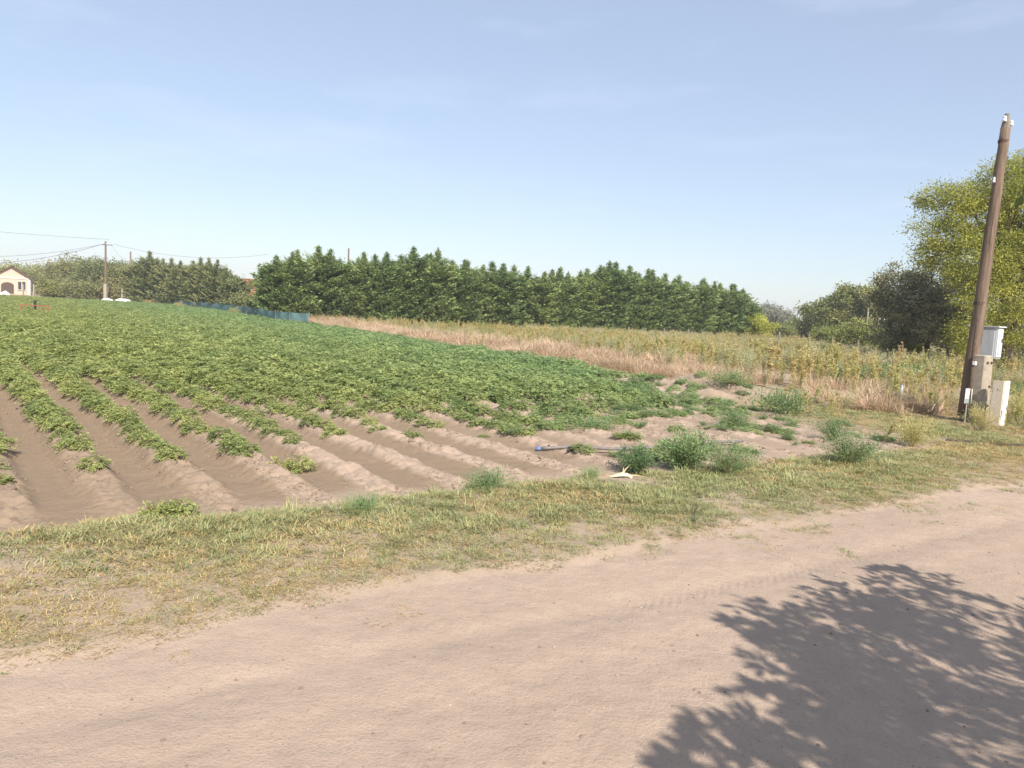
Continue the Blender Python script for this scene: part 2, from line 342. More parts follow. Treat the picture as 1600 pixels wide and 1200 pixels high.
ang = np.concatenate([np.arange(-180, -44, 4.0), np.arange(-44, 44, 0.14), np.arange(44, 180, 4.0)])
rad = np.concatenate([[0.02, 0.5, 1.0, 1.5], 2.0 * 1.0062 ** np.arange(0, 150), 2.0 * 1.0062 ** 150 * 1.0030 ** np.arange(0, 330), 2.0 * 1.0062 ** 150 * 1.0030 ** 330 * 1.0068 ** np.arange(0, 330), 2.0 * 1.0062 ** 150 * 1.0030 ** 330 * 1.0068 ** 330 * 1.13 ** np.arange(1, 34)])
A, Rr = np.meshgrid(np.radians(ang), rad)
gx, gy = Rr * np.sin(A), Rr * np.cos(A)
gz = height(gx, gy) * (1 - smooth(140, 200, Rr))
fld, rd, vg, uu, vv, bb = zones(gx, gy)
ph = (vrow(gx, gy) + rowwarp(gx, gy) - ROW0) / ROWS
trough = smooth(0.15, 0.65, 0.5 - 0.5 * np.cos(2 * math.pi * ph) + 0.25 * (fbm(gx * 2.5, gy * 2.5, 3, 7) - 0.5))
moist = 0.22 * fld * (0.4 + 1.2 * fbm(gx * 1.1, gy * 1.1, 4, 9)) + 0.55 * fld * smooth(3.2, 0.8, vv) + fld * trough * (1 - 0.6 * smooth(4.5, 9.0, vv)) * smooth(6.2, 7.0, uu + (fbm(gx * 1.2, gy * 1.2, 3, 5) - 0.5)) * (0.55 + 0.9 * (fbm(gx * 0.8, gy * 0.8, 3, 6) - 0.2))
strawz = strawness(gx, gy) + smooth(100, 130, gy) * (1 - fld)
green = 0.6 * vg * (0.7 + 0.3 * fbm(gx, gy, 2, 15)) * smooth(0.30, 0.50, fbm(gx * 0.6, gy * 0.6, 4, 25) + 0.1) * (1 - strawness(gx, gy))
zone = np.stack([np.clip(moist, 0, 1), np.clip(strawz, 0, 1), np.clip(green, 0, 1), np.ones_like(moist)], -1)
nr, na = gx.shape
idx = np.arange(nr * na).reshape(nr, na)
nxt = np.roll(idx, -1, axis=1)
quads = np.stack([idx[:-1], nxt[:-1], nxt[1:], idx[1:]], -1).reshape(-1, 4)[:, ::-1]
fc = lambda q: q.ravel()[quads].mean(1)
f_f, f_r, f_rad = fc(fld), fc(rd), fc(Rr)
sel_road = (f_r > 0.5) & (f_rad < 60)
sel_field = (f_f > 0.5) & ~sel_road
sel_out = (f_rad >= 140) & ~sel_field & ~sel_road
sel_waste = ~(sel_road | sel_field | sel_out)
V3 = np.stack([gx, gy, gz], -1).reshape(-1, 3); Z4 = zone.reshape(-1, 4)
def land(name, sel, label, cat):
    q = quads[sel]; used, inv = np.unique(q, return_inverse=True); q = inv.reshape(-1, 4)
    me = bpy.data.meshes.new(name)
    me.vertices.add(len(used)); me.vertices.foreach_set('co', V3[used].astype(np.float32).ravel())
    me.loops.add(q.size); me.loops.foreach_set('vertex_index', q.astype(np.int32).ravel())
    me.polygons.add(len(q)); me.polygons.foreach_set('loop_start', (np.arange(len(q)) * 4).astype(np.int32))
    me.polygons.foreach_set('use_smooth', np.ones(len(q), bool))
    me.materials.append(M['soil'])
    ca = me.attributes.new('zone', 'FLOAT_COLOR', 'POINT'); ca.data.foreach_set('color', Z4[used].astype(np.float32).ravel())
    me.update(calc_edges=True)
    tag(link(name, me), label, cat, kind='structure')
land('dirt_road', sel_road, 'pale sandy dirt road with tyre tracks across the foreground', 'road')
land('field_soil', sel_field, 'ridged sandy soil of the potato field with damp furrows', 'field')
land('waste_ground', sel_waste, 'rough ground under the grass verge and the dry weeds', 'ground')
land('ground', sel_out, 'flat land running out to the horizon', 'ground')
def hz(x, y): return float(height(np.array([x]), np.array([y]))[0]) if math.hypot(x, y) < 140 else 0.0
def hzs(x, y): return height(x, y) * (1 - smooth(140, 200, np.hypot(x, y)))

# ------------------------------------------------------------------ scatter for stuff
def scatter(name, pts, rots, scl, vidx, variants, label, cat):
    """one stuff object: a cloud of points that carries instances of the variants"""
    col = bpy.data.collections.new(name + '_kinds')
    for i, me in enumerate(variants):
        col.objects.link(bpy.data.objects.new('%s_%02d' % (name, i), me))
    me = bpy.data.meshes.new(name); n = len(pts)
    me.vertices.add(n); me.vertices.foreach_set('co', np.asarray(pts, np.float32).ravel())
    for nm, ty, key, arr in (('rot', 'FLOAT_VECTOR', 'vector', rots), ('scl', 'FLOAT_VECTOR', 'vector', scl)):
        a_ = me.attributes.new(nm, ty, 'POINT'); a_.data.foreach_set(key, np.asarray(arr, np.float32).ravel())
    a_ = me.attributes.new('vid', 'INT', 'POINT'); a_.data.foreach_set('value', np.asarray(vidx, np.int32))
    me.update()
    o = link(name, me); tag(o, label, cat, kind='stuff')
    g = bpy.data.node_groups.new(name, 'GeometryNodeTree')
    g.interface.new_socket('Geometry', in_out='INPUT', socket_type='NodeSocketGeometry')
    g.interface.new_socket('Geometry', in_out='OUTPUT', socket_type='NodeSocketGeometry')
    gi, go = g.nodes.new('NodeGroupInput'), g.nodes.new('NodeGroupOutput')
    ci = g.nodes.new('GeometryNodeCollectionInfo'); ci.inputs['Collection'].default_value = col
    ci.inputs['Separate Children'].default_value = True; ci.inputs['Reset Children'].default_value = True
    ip = g.nodes.new('GeometryNodeInstanceOnPoints'); ip.inputs['Pick Instance'].default_value = True
    def na_(nm, ty):
        k = g.nodes.new('GeometryNodeInputNamedAttribute'); k.data_type = ty; k.inputs['Name'].default_value = nm; return k.outputs['Attribute']
    e2r = g.nodes.new('FunctionNodeEulerToRotation'); g.links.new(na_('rot', 'FLOAT_VECTOR'), e2r.inputs[0])
    g.links.new(gi.outputs[0], ip.inputs['Points']); g.links.new(ci.outputs[0], ip.inputs['Instance'])
    g.links.new(na_('vid', 'INT'), ip.inputs['Instance Index']); g.links.new(e2r.outputs[0], ip.inputs['Rotation'])
    g.links.new(na_('scl', 'FLOAT_VECTOR'), ip.inputs['Scale']); g.links.new(ip.outputs[0], go.inputs[0])
    md = o.modifiers.new('scatter', 'NODES'); md.node_group = g
    return o
def rrot(n, tilt=0.12): return np.stack([rng.normal(0, tilt, n), rng.normal(0, tilt, n), rng.uniform(0, 2 * math.pi, n)], 1)
def rvec(n): return unit(rng.normal(size=(n, 3)))
def projxy(x, y, z):
    dx, dy, dz = x, y, z - CAM_H
    zz = dx * Fv[0] + dy * Fv[1] + dz * Fv[2]
    return 800 + FPX * (dx * Rv[0] + dy * Rv[1] + dz * Rv[2]) / zz, 600 - FPX * (dx * Uv[0] + dy * Uv[1] + dz * Uv[2]) / zz

# ------------------------------------------------------------------ potato plants
def potato_mesh(i, rad=0.30, h=0.34, nleaf=62):
    mb = MB(); n = nleaf
    th = rng.uniform(0, 2 * math.pi, n); rr = rad * np.sqrt(rng.uniform(0.02, 1, n))
    zz = h * (1 - 0.72 * (rr / rad) ** 2) * rng.uniform(0.45, 1.05, n)
    base = np.stack([rr * np.cos(th) * 0.7, rr * np.sin(th) * 0.7, zz], 1)
    od = unit(np.stack([np.cos(th) + rng.normal(0, 0.5, n), np.sin(th) + rng.normal(0, 0.5, n), rng.normal(0.15, 0.35, n)], 1))
    up = unit(np.stack([rng.normal(0, 0.25, n), rng.normal(0, 0.25, n), np.ones(n)], 1) + 0.35 * od)
    sd = unit(np.cross(od, up)); L = rng.uniform(0.11, 0.18, n)
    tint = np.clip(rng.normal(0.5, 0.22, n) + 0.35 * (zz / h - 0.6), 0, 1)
    for k, (fr, side, sz) in enumerate(((1.0, 0, 1.0), (0.75, 1, 0.9), (0.75, -1, 0.9), (0.45, 1, 0.75), (0.45, -1, 0.75), (0.18, 1, 0.5), (0.18, -1, 0.5))):
        droop = np.array([0, 0, -1.0]) * (0.10 * fr ** 2)
        c = base + od * (L * fr * 0.85)[:, None] + droop * L[:, None] * 3
        d = unit(od * (1.0 if side == 0 else 0.55) + sd * side * 0.9 + np.array([0, 0, -0.35]) + rng.normal(0, 0.15, (n, 3)))
        lw = L * 0.30 * sz * rng.uniform(0.8, 1.2, n)
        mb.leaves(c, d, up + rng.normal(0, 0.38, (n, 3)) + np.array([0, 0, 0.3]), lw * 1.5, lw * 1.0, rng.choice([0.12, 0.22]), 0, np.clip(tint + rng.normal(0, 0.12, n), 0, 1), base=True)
    for k in range(9):
        t_ = rng.uniform(0, 2 * math.pi); e = np.array([math.cos(t_) * rad * 0.55, math.sin(t_) * rad * 0.55, h * 0.7])
        mb.tube([(0, 0, -0.03), e * (0.3, 0.3, 0.6), e], [0.007, 0.006, 0.004], 4, 1, cap=False)
    return mb.mesh('potato_plant', [M['potato'], M['potato_stem']])
POT = [potato_mesh(i, rng.uniform(0.27, 0.33), rng.uniform(0.28, 0.36), 110) for i in range(6)]
endv = [-0.5, 0.0, 0.78, 1.63, 2.32, 3.04, 3.65, 4.8, 6.0, 8.2, 10.5, 13.0]
endu = [7.6, 7.6, 7.5, 7.6, 8.5, 8.4, 9.0, 8.8, 8.2, 8.0, 8.3, 12.0]
pl = []
for k in range(-1, 44):
    v0 = ROW0 + ROWS * k
    us = np.arange(3.0, 175, 0.31) + rng.uniform(-0.09, 0.09, len(np.arange(3.0, 175, 0.31)))
    vw = v0 + rng.normal(0, 0.045, len(us))
    X = DR[0] * us + PR[0] * vw; Y = DR[1] * us + PR[1] * vw
    vw = vw - rowwarp(X, Y); X = DR[0] * us + PR[0] * vw; Y = DR[1] * us + PR[1] * vw
    U, VV, B = u33(X, Y), v33(X, Y), vb(X, Y)
    e = np.interp(VV, endv, endu) + rng.normal(0, 0.12, len(us))
    d = U - e
    keep = (d > 0) & (B < B_EDGE - 0.2) & (Y < 107)
    sparse = smooth(5.5, 8.0, VV) * (1 - smooth(1.5, 6.0, d))
    pr = 1 - 0.42 * sparse - 0.26 * (1 - smooth(0, 3.5, d))
    pr = pr * (1 - 0.75 * sparse * smooth(0.5, 0.65, fbm(X * 0.7, Y * 0.7, 2, 301)))
    keep &= rng.uniform(size=len(us)) < pr
    full = np.interp(VV, [0, 1.6, 3.5, 6, 12], [21.0, 19.0, 12.0, 8.0, 7.0])
    s = (0.46 + 0.74 * smooth(0.0, 1.0, d / full)) * rng.uniform(0.82, 1.15, len(us))
    px, py = projxy(X, Y, np.full(len(us), 0.3))
    keep &= (px > -60) & (px < 1700)
    for j in np.nonzero(keep)[0]: pl.append((X[j], Y[j], s[j], d[j]))
pl = np.array(pl); pz = hzs(pl[:, 0], pl[:, 1])
order = np.argsort(np.hypot(pl[:, 0], pl[:, 1]))
pl, pz = pl[order], pz[order]
NI = 290
ppx, ppy = projxy(pl[:, 0], pl[:, 1], pz + 0.15)
inview = (ppx > 0) & (ppx < 1600)
near = np.zeros(len(pl), bool); near[np.nonzero(inview)[0][:NI]] = True
for i in np.nonzero(near)[0]:
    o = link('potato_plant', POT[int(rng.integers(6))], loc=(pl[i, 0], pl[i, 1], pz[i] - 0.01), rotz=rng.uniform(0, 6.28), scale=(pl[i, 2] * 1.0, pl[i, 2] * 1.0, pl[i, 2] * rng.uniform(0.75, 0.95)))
    tag(o, 'leafy potato plant on a soil ridge at the near end of the crop rows', 'plant', 'potato plants at the near ends of the rows')
ff = ~near; n = int(ff.sum())
sc3 = np.stack([pl[ff, 2], pl[ff, 2], pl[ff, 2] * rng.uniform(0.62, 0.85, n)], 1)
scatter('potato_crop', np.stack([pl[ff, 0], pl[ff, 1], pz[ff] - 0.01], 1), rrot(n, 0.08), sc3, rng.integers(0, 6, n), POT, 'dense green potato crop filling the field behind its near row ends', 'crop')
for (x, y, s_, lb) in ((266, 806, 0.36, 'lone yellowish potato plant on bare soil beside the grass verge'), (457, 733, 0.44, 'small bright potato plant alone on a bare ridge beyond the row ends')):
    p = gnd(x, y)
    t = empty('potato_plant', (p[0], p[1], hz(*p)), 0.6); tag(t, lb, 'plant')
    for q, (dx, dy) in enumerate(((-0.10, 0.03), (0.10, -0.01), (0.0, 0.08))):
        if q == 2 and s_ > 0.4: continue
        link('foliage', POT[q + 1], t, (dx, dy, -0.01), q * 2.0, (s_, s_, s_ * 1.2))

# ------------------------------------------------------------------ verge grass
def tuft(nb, hgt, rad, wid, mat, lean=0.7, segs=2, name='tuft', tint=(0.5, 0.25)):
    mb = MB()
    for i in range(nb):
        th = rng.uniform(0, 6.283); r = rad * math.sqrt(rng.uniform()); b = np.array([r * math.cos(th), r * math.sin(th), -0.005])
        t2 = th + rng.normal(0, 0.9); l = hgt * rng.uniform(0.5, 1.2); k = lean * rng.uniform(0.3, 1.5)
        d = np.array([math.cos(t2) * k, math.sin(t2) * k, 1.0]); d /= np.linalg.norm(d)
        e1 = b + d * l * 0.55; d2 = d + np.array([math.cos(t2) * k, math.sin(t2) * k, -0.55 * k]); d2 /= np.linalg.norm(d2); e2 = e1 + d2 * l * 0.5
        sdv = np.array([-math.sin(t2), math.cos(t2), 0]) * wid * 0.5
        mb.add([b - sdv, b + sdv, e1 + sdv * 0.8, e1 - sdv * 0.8, e2], [(0, 1, 2, 3), (3, 2, 4, 4)], 0, np.clip(rng.normal(*tint), 0, 1))
    return mb.mesh(name, [mat])
G_GREEN = [tuft(34, 0.062, 0.09, 0.0055, M['grass'], 1.1) for i in range(4)]
G_DRY = [tuft(34, 0.052, 0.10, 0.005, M['drygrass'], 1.7) for i in range(4)]
G_TALL = [tuft(34, 0.12, 0.07, 0.006, M['grass'], 0.7) for i in range(2)]
n0 = 95000
px = rng.uniform(-30, 1640, n0 * 2); 
X = rng.uniform(-9, 17, n0 * 3); Y = rng.uniform(2.6, 17, n0 * 3)
fl, rd_, vg_, u_, v_, b_ = zones(X, Y)
pxx, pyy = projxy(X, Y, np.zeros_like(X))
dens = vg_ * np.clip(0.46 + 1.8 * (fbm(X * 0.9, Y * 0.9, 4, 25) - 0.38), 0.10, 1)
dens = dens + 0.30 * rd_ * smooth(0.60, 0.72, fbm(X * 2.0, Y * 2.0, 3, 401)) * smooth(3.2, 4.2, u_)
dens = dens * (1 - 0.55 * smooth(6.6, 8.2, u_)) * (1 - smooth(0.7, 0.9, strawness(X, Y))) * smooth(18, 15, Y)
bare = gnd(1215, 672)
dens = dens * (1 - np.exp(-(((X - bare[0]) * 0.8) / 1.25) ** 2 - ((Y - bare[1]) / 1.5) ** 2))
hq_ = gnd(972, 749); dens = dens * (1 - np.exp(-((X - hq_[0]) / 0.45) ** 4 - ((Y - hq_[1] + 0.15) / 0.35) ** 4))
ok = (rng.uniform(size=len(X)) < dens * 0.62) & (pxx > -40) & (pxx < 1640)
X, Y = X[ok], Y[ok]; u_, v_ = u33(X, Y), v33(X, Y); n = len(X)
dryp = np.clip(0.38 + 1.6 * (fbm(X * 0.55 + 9, Y * 0.55, 3, 35) - 0.5) + 0.28 * (1 - smooth(4.0, 5.2, u_)) - 0.22 * smooth(5.2, 6.2, u_) * (1 - smooth(8, 11, v_)) + 0.38 * smooth(8.5, 12, v_), 0.08, 0.88)
isdry = rng.uniform(size=n) < dryp
tall = (~isdry) & (rng.uniform(size=n) < 0.05 + 0.12 * smooth(5.4, 6.1, u_))
vid = np.where(isdry, 4 + rng.integers(0, 4, n), np.where(tall, 8 + rng.integers(0, 2, n), rng.integers(0, 4, n)))
sc = rng.uniform(0.6, 1.2, n) * (0.65 + 0.5 * smooth(4.0, 5.4, u_))
scatter('verge_grass', np.stack([X, Y, hzs(X, Y)], 1), rrot(n, 0.1), np.stack([sc * 1.1, sc * 1.1, sc * 0.62], 1), vid, G_GREEN + G_DRY + G_TALL, 'short green and straw-coloured grass along the road verge', 'grass')
print('grass', n)

# ------------------------------------------------------------------ clods and pebbles
def lump(flat=0.7, mat='clod'):
    mb = MB(); a = (1 + 5 ** 0.5) / 2
    v = np.array([(-1, a, 0), (1, a, 0), (-1, -a, 0), (1, -a, 0), (0, -1, a), (0, 1, a), (0, -1, -a), (0, 1, -a), (a, 0, -1), (a, 0, 1), (-a, 0, -1), (-a, 0, 1)]) / 1.9
    v = v * rng.uniform(0.65, 1.25, (12, 1)) * (1, rng.uniform(0.6, 1), flat)
    f = [(0, 11, 5), (0, 5, 1), (0, 1, 7), (0, 7, 10), (0, 10, 11), (1, 5, 9), (5, 11, 4), (11, 10, 2), (10, 7, 6), (7, 1, 8), (3, 9, 4), (3, 4, 2), (3, 2, 6), (3, 6, 8), (3, 8, 9), (4, 9, 5), (2, 4, 11), (6, 2, 10), (8, 6, 7), (9, 8, 1)]
    mb.add(v, [(a_, b_, c_, c_) for a_, b_, c_ in f]); return mb.mesh(mat, [M[mat]])
CL = [lump(0.65) for i in range(5)]; PB_ = [lump(0.55, 'pebble') for i in range(4)]
X = rng.uniform(-8, 9, 260000); Y = rng.uniform(4.5, 15, 260000)
fl = zones(X, Y)[0]; cc = 0.5 + 0.5 * np.cos(2 * math.pi * (vrow(X, Y) + rowwarp(X, Y) - ROW0) / ROWS)
ok = rng.uniform(size=len(X)) < fl * (0.03 + 0.30 * cc ** 2) * smooth(0.40, 0.6, fbm(X * 1.6, Y * 1.6, 3, 501))
X, Y = X[ok], Y[ok]; n = len(X); s = rng.lognormal(-4.75, 0.5, n)
scatter('soil_clods', np.stack([X, Y, hzs(X, Y) + s * 0.15], 1), rrot(n, 0.5), np.stack([s] * 3, 1), rng.integers(0, 5, n), CL, 'small dry soil clods strewn over the potato ridges', 'clods')
X = rng.uniform(-4, 9, 6000); Y = rng.uniform(2.2, 8.5, 6000); rd_ = zones(X, Y)[1]
ok = rng.uniform(size=len(X)) < rd_; X, Y = X[ok], Y[ok]; n = len(X); s = np.minimum(rng.lognormal(-5.7, 0.6, n), 0.012)
scatter('pebbles', np.stack([X, Y, hzs(X, Y) + s * 0.1], 1), rrot(n, 0.4), np.stack([s] * 3, 1), rng.integers(0, 9, n), PB_ + CL, 'pale pebbles and crumbs scattered over the dirt road', 'pebbles')

# ------------------------------------------------------------------ weeds and straw
def spire(h, nl, lsz, mat, spread=0.10, branches=6, name='weed'):
    mb = MB(); top = np.array([rng.normal(0, 0.06) * h, rng.normal(0, 0.06) * h, h])
    mb.tube([(0, 0, -0.03), top * (0.4, 0.4, 0.5), top], [0.010, 0.008, 0.003], 4, 1, cap=False)
    ax = [(np.zeros(3), top, spread)]
    for k in range(branches):
        z = rng.uniform(0.2, 0.75); th = rng.uniform(0, 6.283); l = h * rng.uniform(0.25, 0.5) * (1.1 - z)
        b = top * z; e = b + np.array([math.cos(th) * 0.5, math.sin(th) * 0.5, 0.9]) * l; ax.append((b, e, spread * 0.6))
        mb.tube([b, (b + e) / 2 + (0, 0, -0.03 * l), e], [0.005, 0.004, 0.002], 3, 1, cap=False)
    for i, (b, e, sp) in enumerate(ax):
        n = int(nl * (0.45 if i == 0 else 0.55 / max(branches, 1)))
        t = rng.uniform(0.12 if i == 0 else 0.1, 1, n); th = rng.uniform(0, 6.283, n)
        c = b + (e - b) * t[:, None]; d = np.stack([np.cos(th), np.sin(th), rng.uniform(-0.2, 1.0, n)], 1)
        mb.leaves(c, d, rvec(n) + np.array([0, 0, 1.2]), lsz * rng.uniform(0.6, 1.3, n) * (1.2 - 0.6 * t), lsz * 0.26 * rng.uniform(0.7, 1.2, n), 0.15, 0, np.clip(rng.normal(0.45, 0.2, n) + 0.35 * (t - 0.5), 0, 1), base=True)
    return mb.mesh(name, [mat, M['stem']])
def bushweed(rad, h, nl, lsz, mat, name='weed', asp=0.35, stems=14):
    mb = MB()
    for k in range(stems):
        th = rng.uniform(0, 6.283); q = math.sqrt(rng.uniform(0.03, 1)); e = np.array([math.cos(th) * rad * q, math.sin(th) * rad * q, h * (1.05 - 0.55 * q * q) * rng.uniform(0.75, 1.1)])
        m_ = e * (0.35, 0.35, 0.55); pts = [np.array([0, 0, -0.03]), m_, e]
        mb.tube(pts, [0.007, 0.005, 0.002], 4, 1, cap=False)
        n = nl // stems; t = rng.uniform(0.25, 1, n)[:, None]
        c = np.where(t < 0.5, m_ * t * 2, m_ + (e - m_) * (t * 2 - 1)) + rng.normal(0, 0.09 * rad + 0.012, (n, 3)) * (1, 1, 0.8)
        d = unit(c - np.array([0, 0, h * 0.2])) + rng.normal(0, 0.7, (n, 3)) + np.array([0, 0, 0.35])
        mb.leaves(c, d, rvec(n) + np.array([0, 0, 1.0]), lsz * rng.uniform(0.6, 1.3, n), lsz * asp * rng.uniform(0.7, 1.2, n), 0.15, 0, np.clip(rng.normal(0.45, 0.22, n) + 0.3 * (c[:, 2] / h - 0.5), 0, 1), base=True)
    return mb.mesh(name, [mat, M['stem']])
W_SPIRE = [spire(1.0, 260, 0.085, M['weed'], branches=7) for i in range(5)]
W_SAGE = [bushweed(0.42, 0.8, 900, 0.055, M['sage'], asp=0.28, stems=22) for i in range(3)]
W_GREEN = [bushweed(0.30, 0.42, 700, 0.05, M['weedgreen']) for i in range(3)]
STRAW = [tuft(70, 0.50, 0.20, 0.010, M['straw'], 0.75, name='straw') for i in range(5)]
# straw band beside the crop
X = rng.uniform(-24, 26, 90000); Y = rng.uniform(11, 75, 90000); st = strawness(X, Y)
pxx, pyy = projxy(X, Y, np.zeros_like(X))
ok = (rng.uniform(size=len(X)) < st * (0.05 + 1.0 * smooth(0.36, 0.62, fbm(X * 0.5, Y * 0.5, 3, 601)))) & (pxx > 300) & (pxx < 1700)
X, Y = X[ok], Y[ok]; n = len(X); s = rng.uniform(0.5, 1.15, n) * (0.6 + 0.9 * fbm(X * 0.4, Y * 0.4, 2, 611)); print('straw', n)
rt = rrot(n, 0.25)
scatter('dry_grass', np.stack([X, Y, hzs(X, Y)], 1), rt, np.stack([s * 1.25, s * 1.25, s * 0.85], 1), rng.integers(0, 5, n), STRAW, 'flattened pinkish dry grass in a band along the crop edge', 'dry grass')
# tall weeds up to the hedge
X = rng.uniform(-28, 62, 150000); Y = rng.uniform(10.5, 92, 150000); b = vb(X, Y); u = u33(X, Y); v = v33(X, Y)
hedge_y = 60.5 + (X + 19.4) * (26.0 / 46.9)
pxx, pyy = projxy(X, Y, np.full_like(X, 0.5))
st = strawness(X, Y)
wn = fbm(X * 0.22, Y * 0.22, 3, 701)
reg = smooth(B_EDGE + 1.5, B_EDGE + 4.5, b) * smooth(7.2, 9.4, u + 1.2 * (wn - 0.5)) * (1 - 0.93 * st * smooth(0.66, 0.42, wn)) * (Y < hedge_y) * smooth(0.30, 0.45, fbm(X * 0.45, Y * 0.45, 3, 731))
reg = reg * (1 - np.exp(-((X - MOUND[0]) / 2.2) ** 2 - ((Y - MOUND[1]) / 2.4) ** 2))
dn = np.where(Y < 32, 0.16, 0.10) * (0.4 + 1.2 * fbm(X * 0.5, Y * 0.5, 2, 711))
pole_xy = gnd(1530, 660)
clearp = 1 - np.exp(-((X - pole_xy[0] - 0.2) / 1.0) ** 4 - ((Y - pole_xy[1] + 0.6) / 1.2) ** 4)
ok = (rng.uniform(size=len(X)) < reg * dn * clearp * 1.9) & (pxx > 380) & (pxx < 1720)
X, Y = X[ok], Y[ok]; n = len(X); print('weeds', n)
kind = fbm(X * 0.16 + 4, Y * 0.16, 3, 721) + rng.normal(0, 0.07, n)
vid = np.where(kind > 0.56, 5 + rng.integers(0, 3, n), np.where(kind < 0.33, 8 + rng.integers(0, 3, n), rng.integers(0, 5, n)))
vid = np.where(rng.uniform(size=n) < 0.27, 11 + rng.integers(0, 5, n), vid)
hs = rng.triangular(0.40, 0.75, 1.35, n) * (0.55 + 0.5 * smooth(9.0, 13.0, u33(X, Y)))
hs = hs * (1 - 0.30 * smooth(28, 42, Y))
hs = np.where((vid >= 8) & (vid < 11), hs * 1.3, hs)
scatter('tall_weeds', np.stack([X, Y, hzs(X, Y)], 1), rrot(n, 0.08), np.stack([hs * 1.15, hs * 1.15, hs], 1), vid, W_SPIRE + W_SAGE + W_GREEN + STRAW, 'tall yellow-green weeds filling the waste land before the hedge', 'weeds')
X = rng.uniform(-1, 9, 9000); Y = rng.uniform(7.5, 22, 9000); fl = zones(X, Y)[0]; u, v = u33(X, Y), v33(X, Y)
ok = rng.uniform(size=len(X)) < fl * smooth(4.6, 7.5, v) * smooth(6.4, 7.6, u) * (1 - smooth(12, 15, u)) * 0.42 * smooth(0.44, 0.58, fbm(X * 0.9, Y * 0.9, 3, 801))
X, Y = X[ok], Y[ok]; n = len(X); s = rng.uniform(0.22, 0.55, n); print('low weeds', n)
scatter('low_weeds', np.stack([X, Y, hzs(X, Y) - 0.01], 1), rrot(n, 0.1), np.stack([s * 1.25, s * 1.25, s * 0.6], 1), rng.integers(0, 5, n), W_GREEN + POT[:2], 'low green weeds creeping over the bare soil near the pipe', 'weeds')
# low weeds: sprawling patches with a place of their own
def weed(px_, py_, mesh, s, label, rz=0.0, name='weed', group=None, cat='weed'):
    p = gnd(px_, py_); o = link(name, mesh, loc=(p[0], p[1], hz(*p) - 0.01), rotz=rz, scale=s); tag(o, label, cat, group); return o
BIG_A = bushweed(0.44, 0.66, 4600, 0.055, M['weedgreen'], asp=0.30, stems=26)
BIG_C = bushweed(0.55, 0.62, 3000, 0.045, M['weedgreen'], asp=0.26, stems=30)
BIG_B = bushweed(0.55, 0.60, 2000, 0.05, M['weed'], asp=0.28, stems=24)
LOW_A = bushweed(0.85, 0.22, 2200, 0.05, M['weedgreen'], asp=0.35, stems=40)
weed(1072, 735, BIG_A, (0.95, 0.95, 0.75), 'tall feathery green weed bush in front of the grey pipe', 0.3, 'weed_bush')
weed(1135, 742, BIG_C, (0.9, 0.8, 0.6), 'low grey-green weed bush right beside the tall feathery one', 1.7, 'weed_bush')
weed(995, 738, BIG_A, (0.62, 0.62, 0.50), 'small dark green weed behind the yellow corn husk', 2.4, 'weed_bush')
weed(1322, 728, BIG_C, (0.8, 0.8, 0.7), 'loose thin-stemmed weed bush standing in the verge grass', 0.9, 'weed_bush')
weed(1300, 690, BIG_C, (0.7, 0.7, 0.6), 'ragged green weed behind the loose thin-stemmed bush', 2.9, 'weed_bush')
weed(1425, 698, BIG_B, (0.7, 0.7, 0.85), 'pale straggly weed between the thin-stemmed bush and the pole', 2.2, 'weed_bush')
weed(1225, 648, LOW_A, (1.0, 1.0, 1.6), 'broad low green weed patch behind the bare soil', 0.2, 'weed_patch')
weed(1140, 618, LOW_A, (1.2, 0.9, 1.0), 'flat green weed patch behind the soil mound', 1.2, 'weed_patch')
weed(765, 765, LOW_A, (0.5, 0.26, 0.7), 'bright green weed mat where bare soil meets the verge', 0.9, 'weed_patch')
weed(570, 803, LOW_A, (0.36, 0.2, 0.55), 'short fresh green tuft at the verge edge below the bare furrows', 0.9, 'weed_patch')
weed(930, 672, LOW_A, (0.95, 0.42, 0.65), 'long green weed strip behind the grey pipe', 0.6, 'weed_patch')
weed(1150, 668, LOW_A, (0.55, 0.40, 0.8), 'green weed mat beside the bare soil patch', 0.1, 'weed_patch')
weed(925, 748, LOW_A, (0.30, 0.16, 0.4), 'small weed mat just left of the yellow corn husk', 0.8, 'weed_patch')
weed(1532, 676, BIG_B, (0.50, 0.5, 0.85), 'yellow-green weed hiding the foot of the concrete pole base', 0.4, 'weed_bush')
weed(1592, 668, BIG_B, (0.75, 0.75, 1.25), 'large yellowish weed at the far side of the white marker post', 1.4, 'weed_bush')
for i, (x, y, h_) in enumerate(((905, 562, 0.75), (997, 572, 0.95), (1046, 582, 0.65), (1066, 585, 0.95), (1105, 588, 0.85), (1135, 592, 0.9), (1152, 593, 0.7), (1190, 597, 0.85), (735, 546, 0.9), (745, 549, 0.6), (1475, 628, 0.95), (1478, 660, 0.7), (1385, 620, 0.6))):
    lb = {1: 'dense green weed stalk standing alone in the pink straw', 10: 'tall yellow weed stalk nearest the pole on its field side', 11: 'short yellow weed stalk at the grass edge before the pole', 12: 'bright green weed stalk beside the small blue bottle'}.get(i, 'slender dark weed stalk rising from the pink straw by the crop edge')
    weed(x, y, W_SPIRE[i % 5], (h_ * 0.8, h_ * 0.8, h_), lb, i * 1.3, 'weed_stalk', 'weed stalks along the straw band' if i < 10 and i != 1 else None)

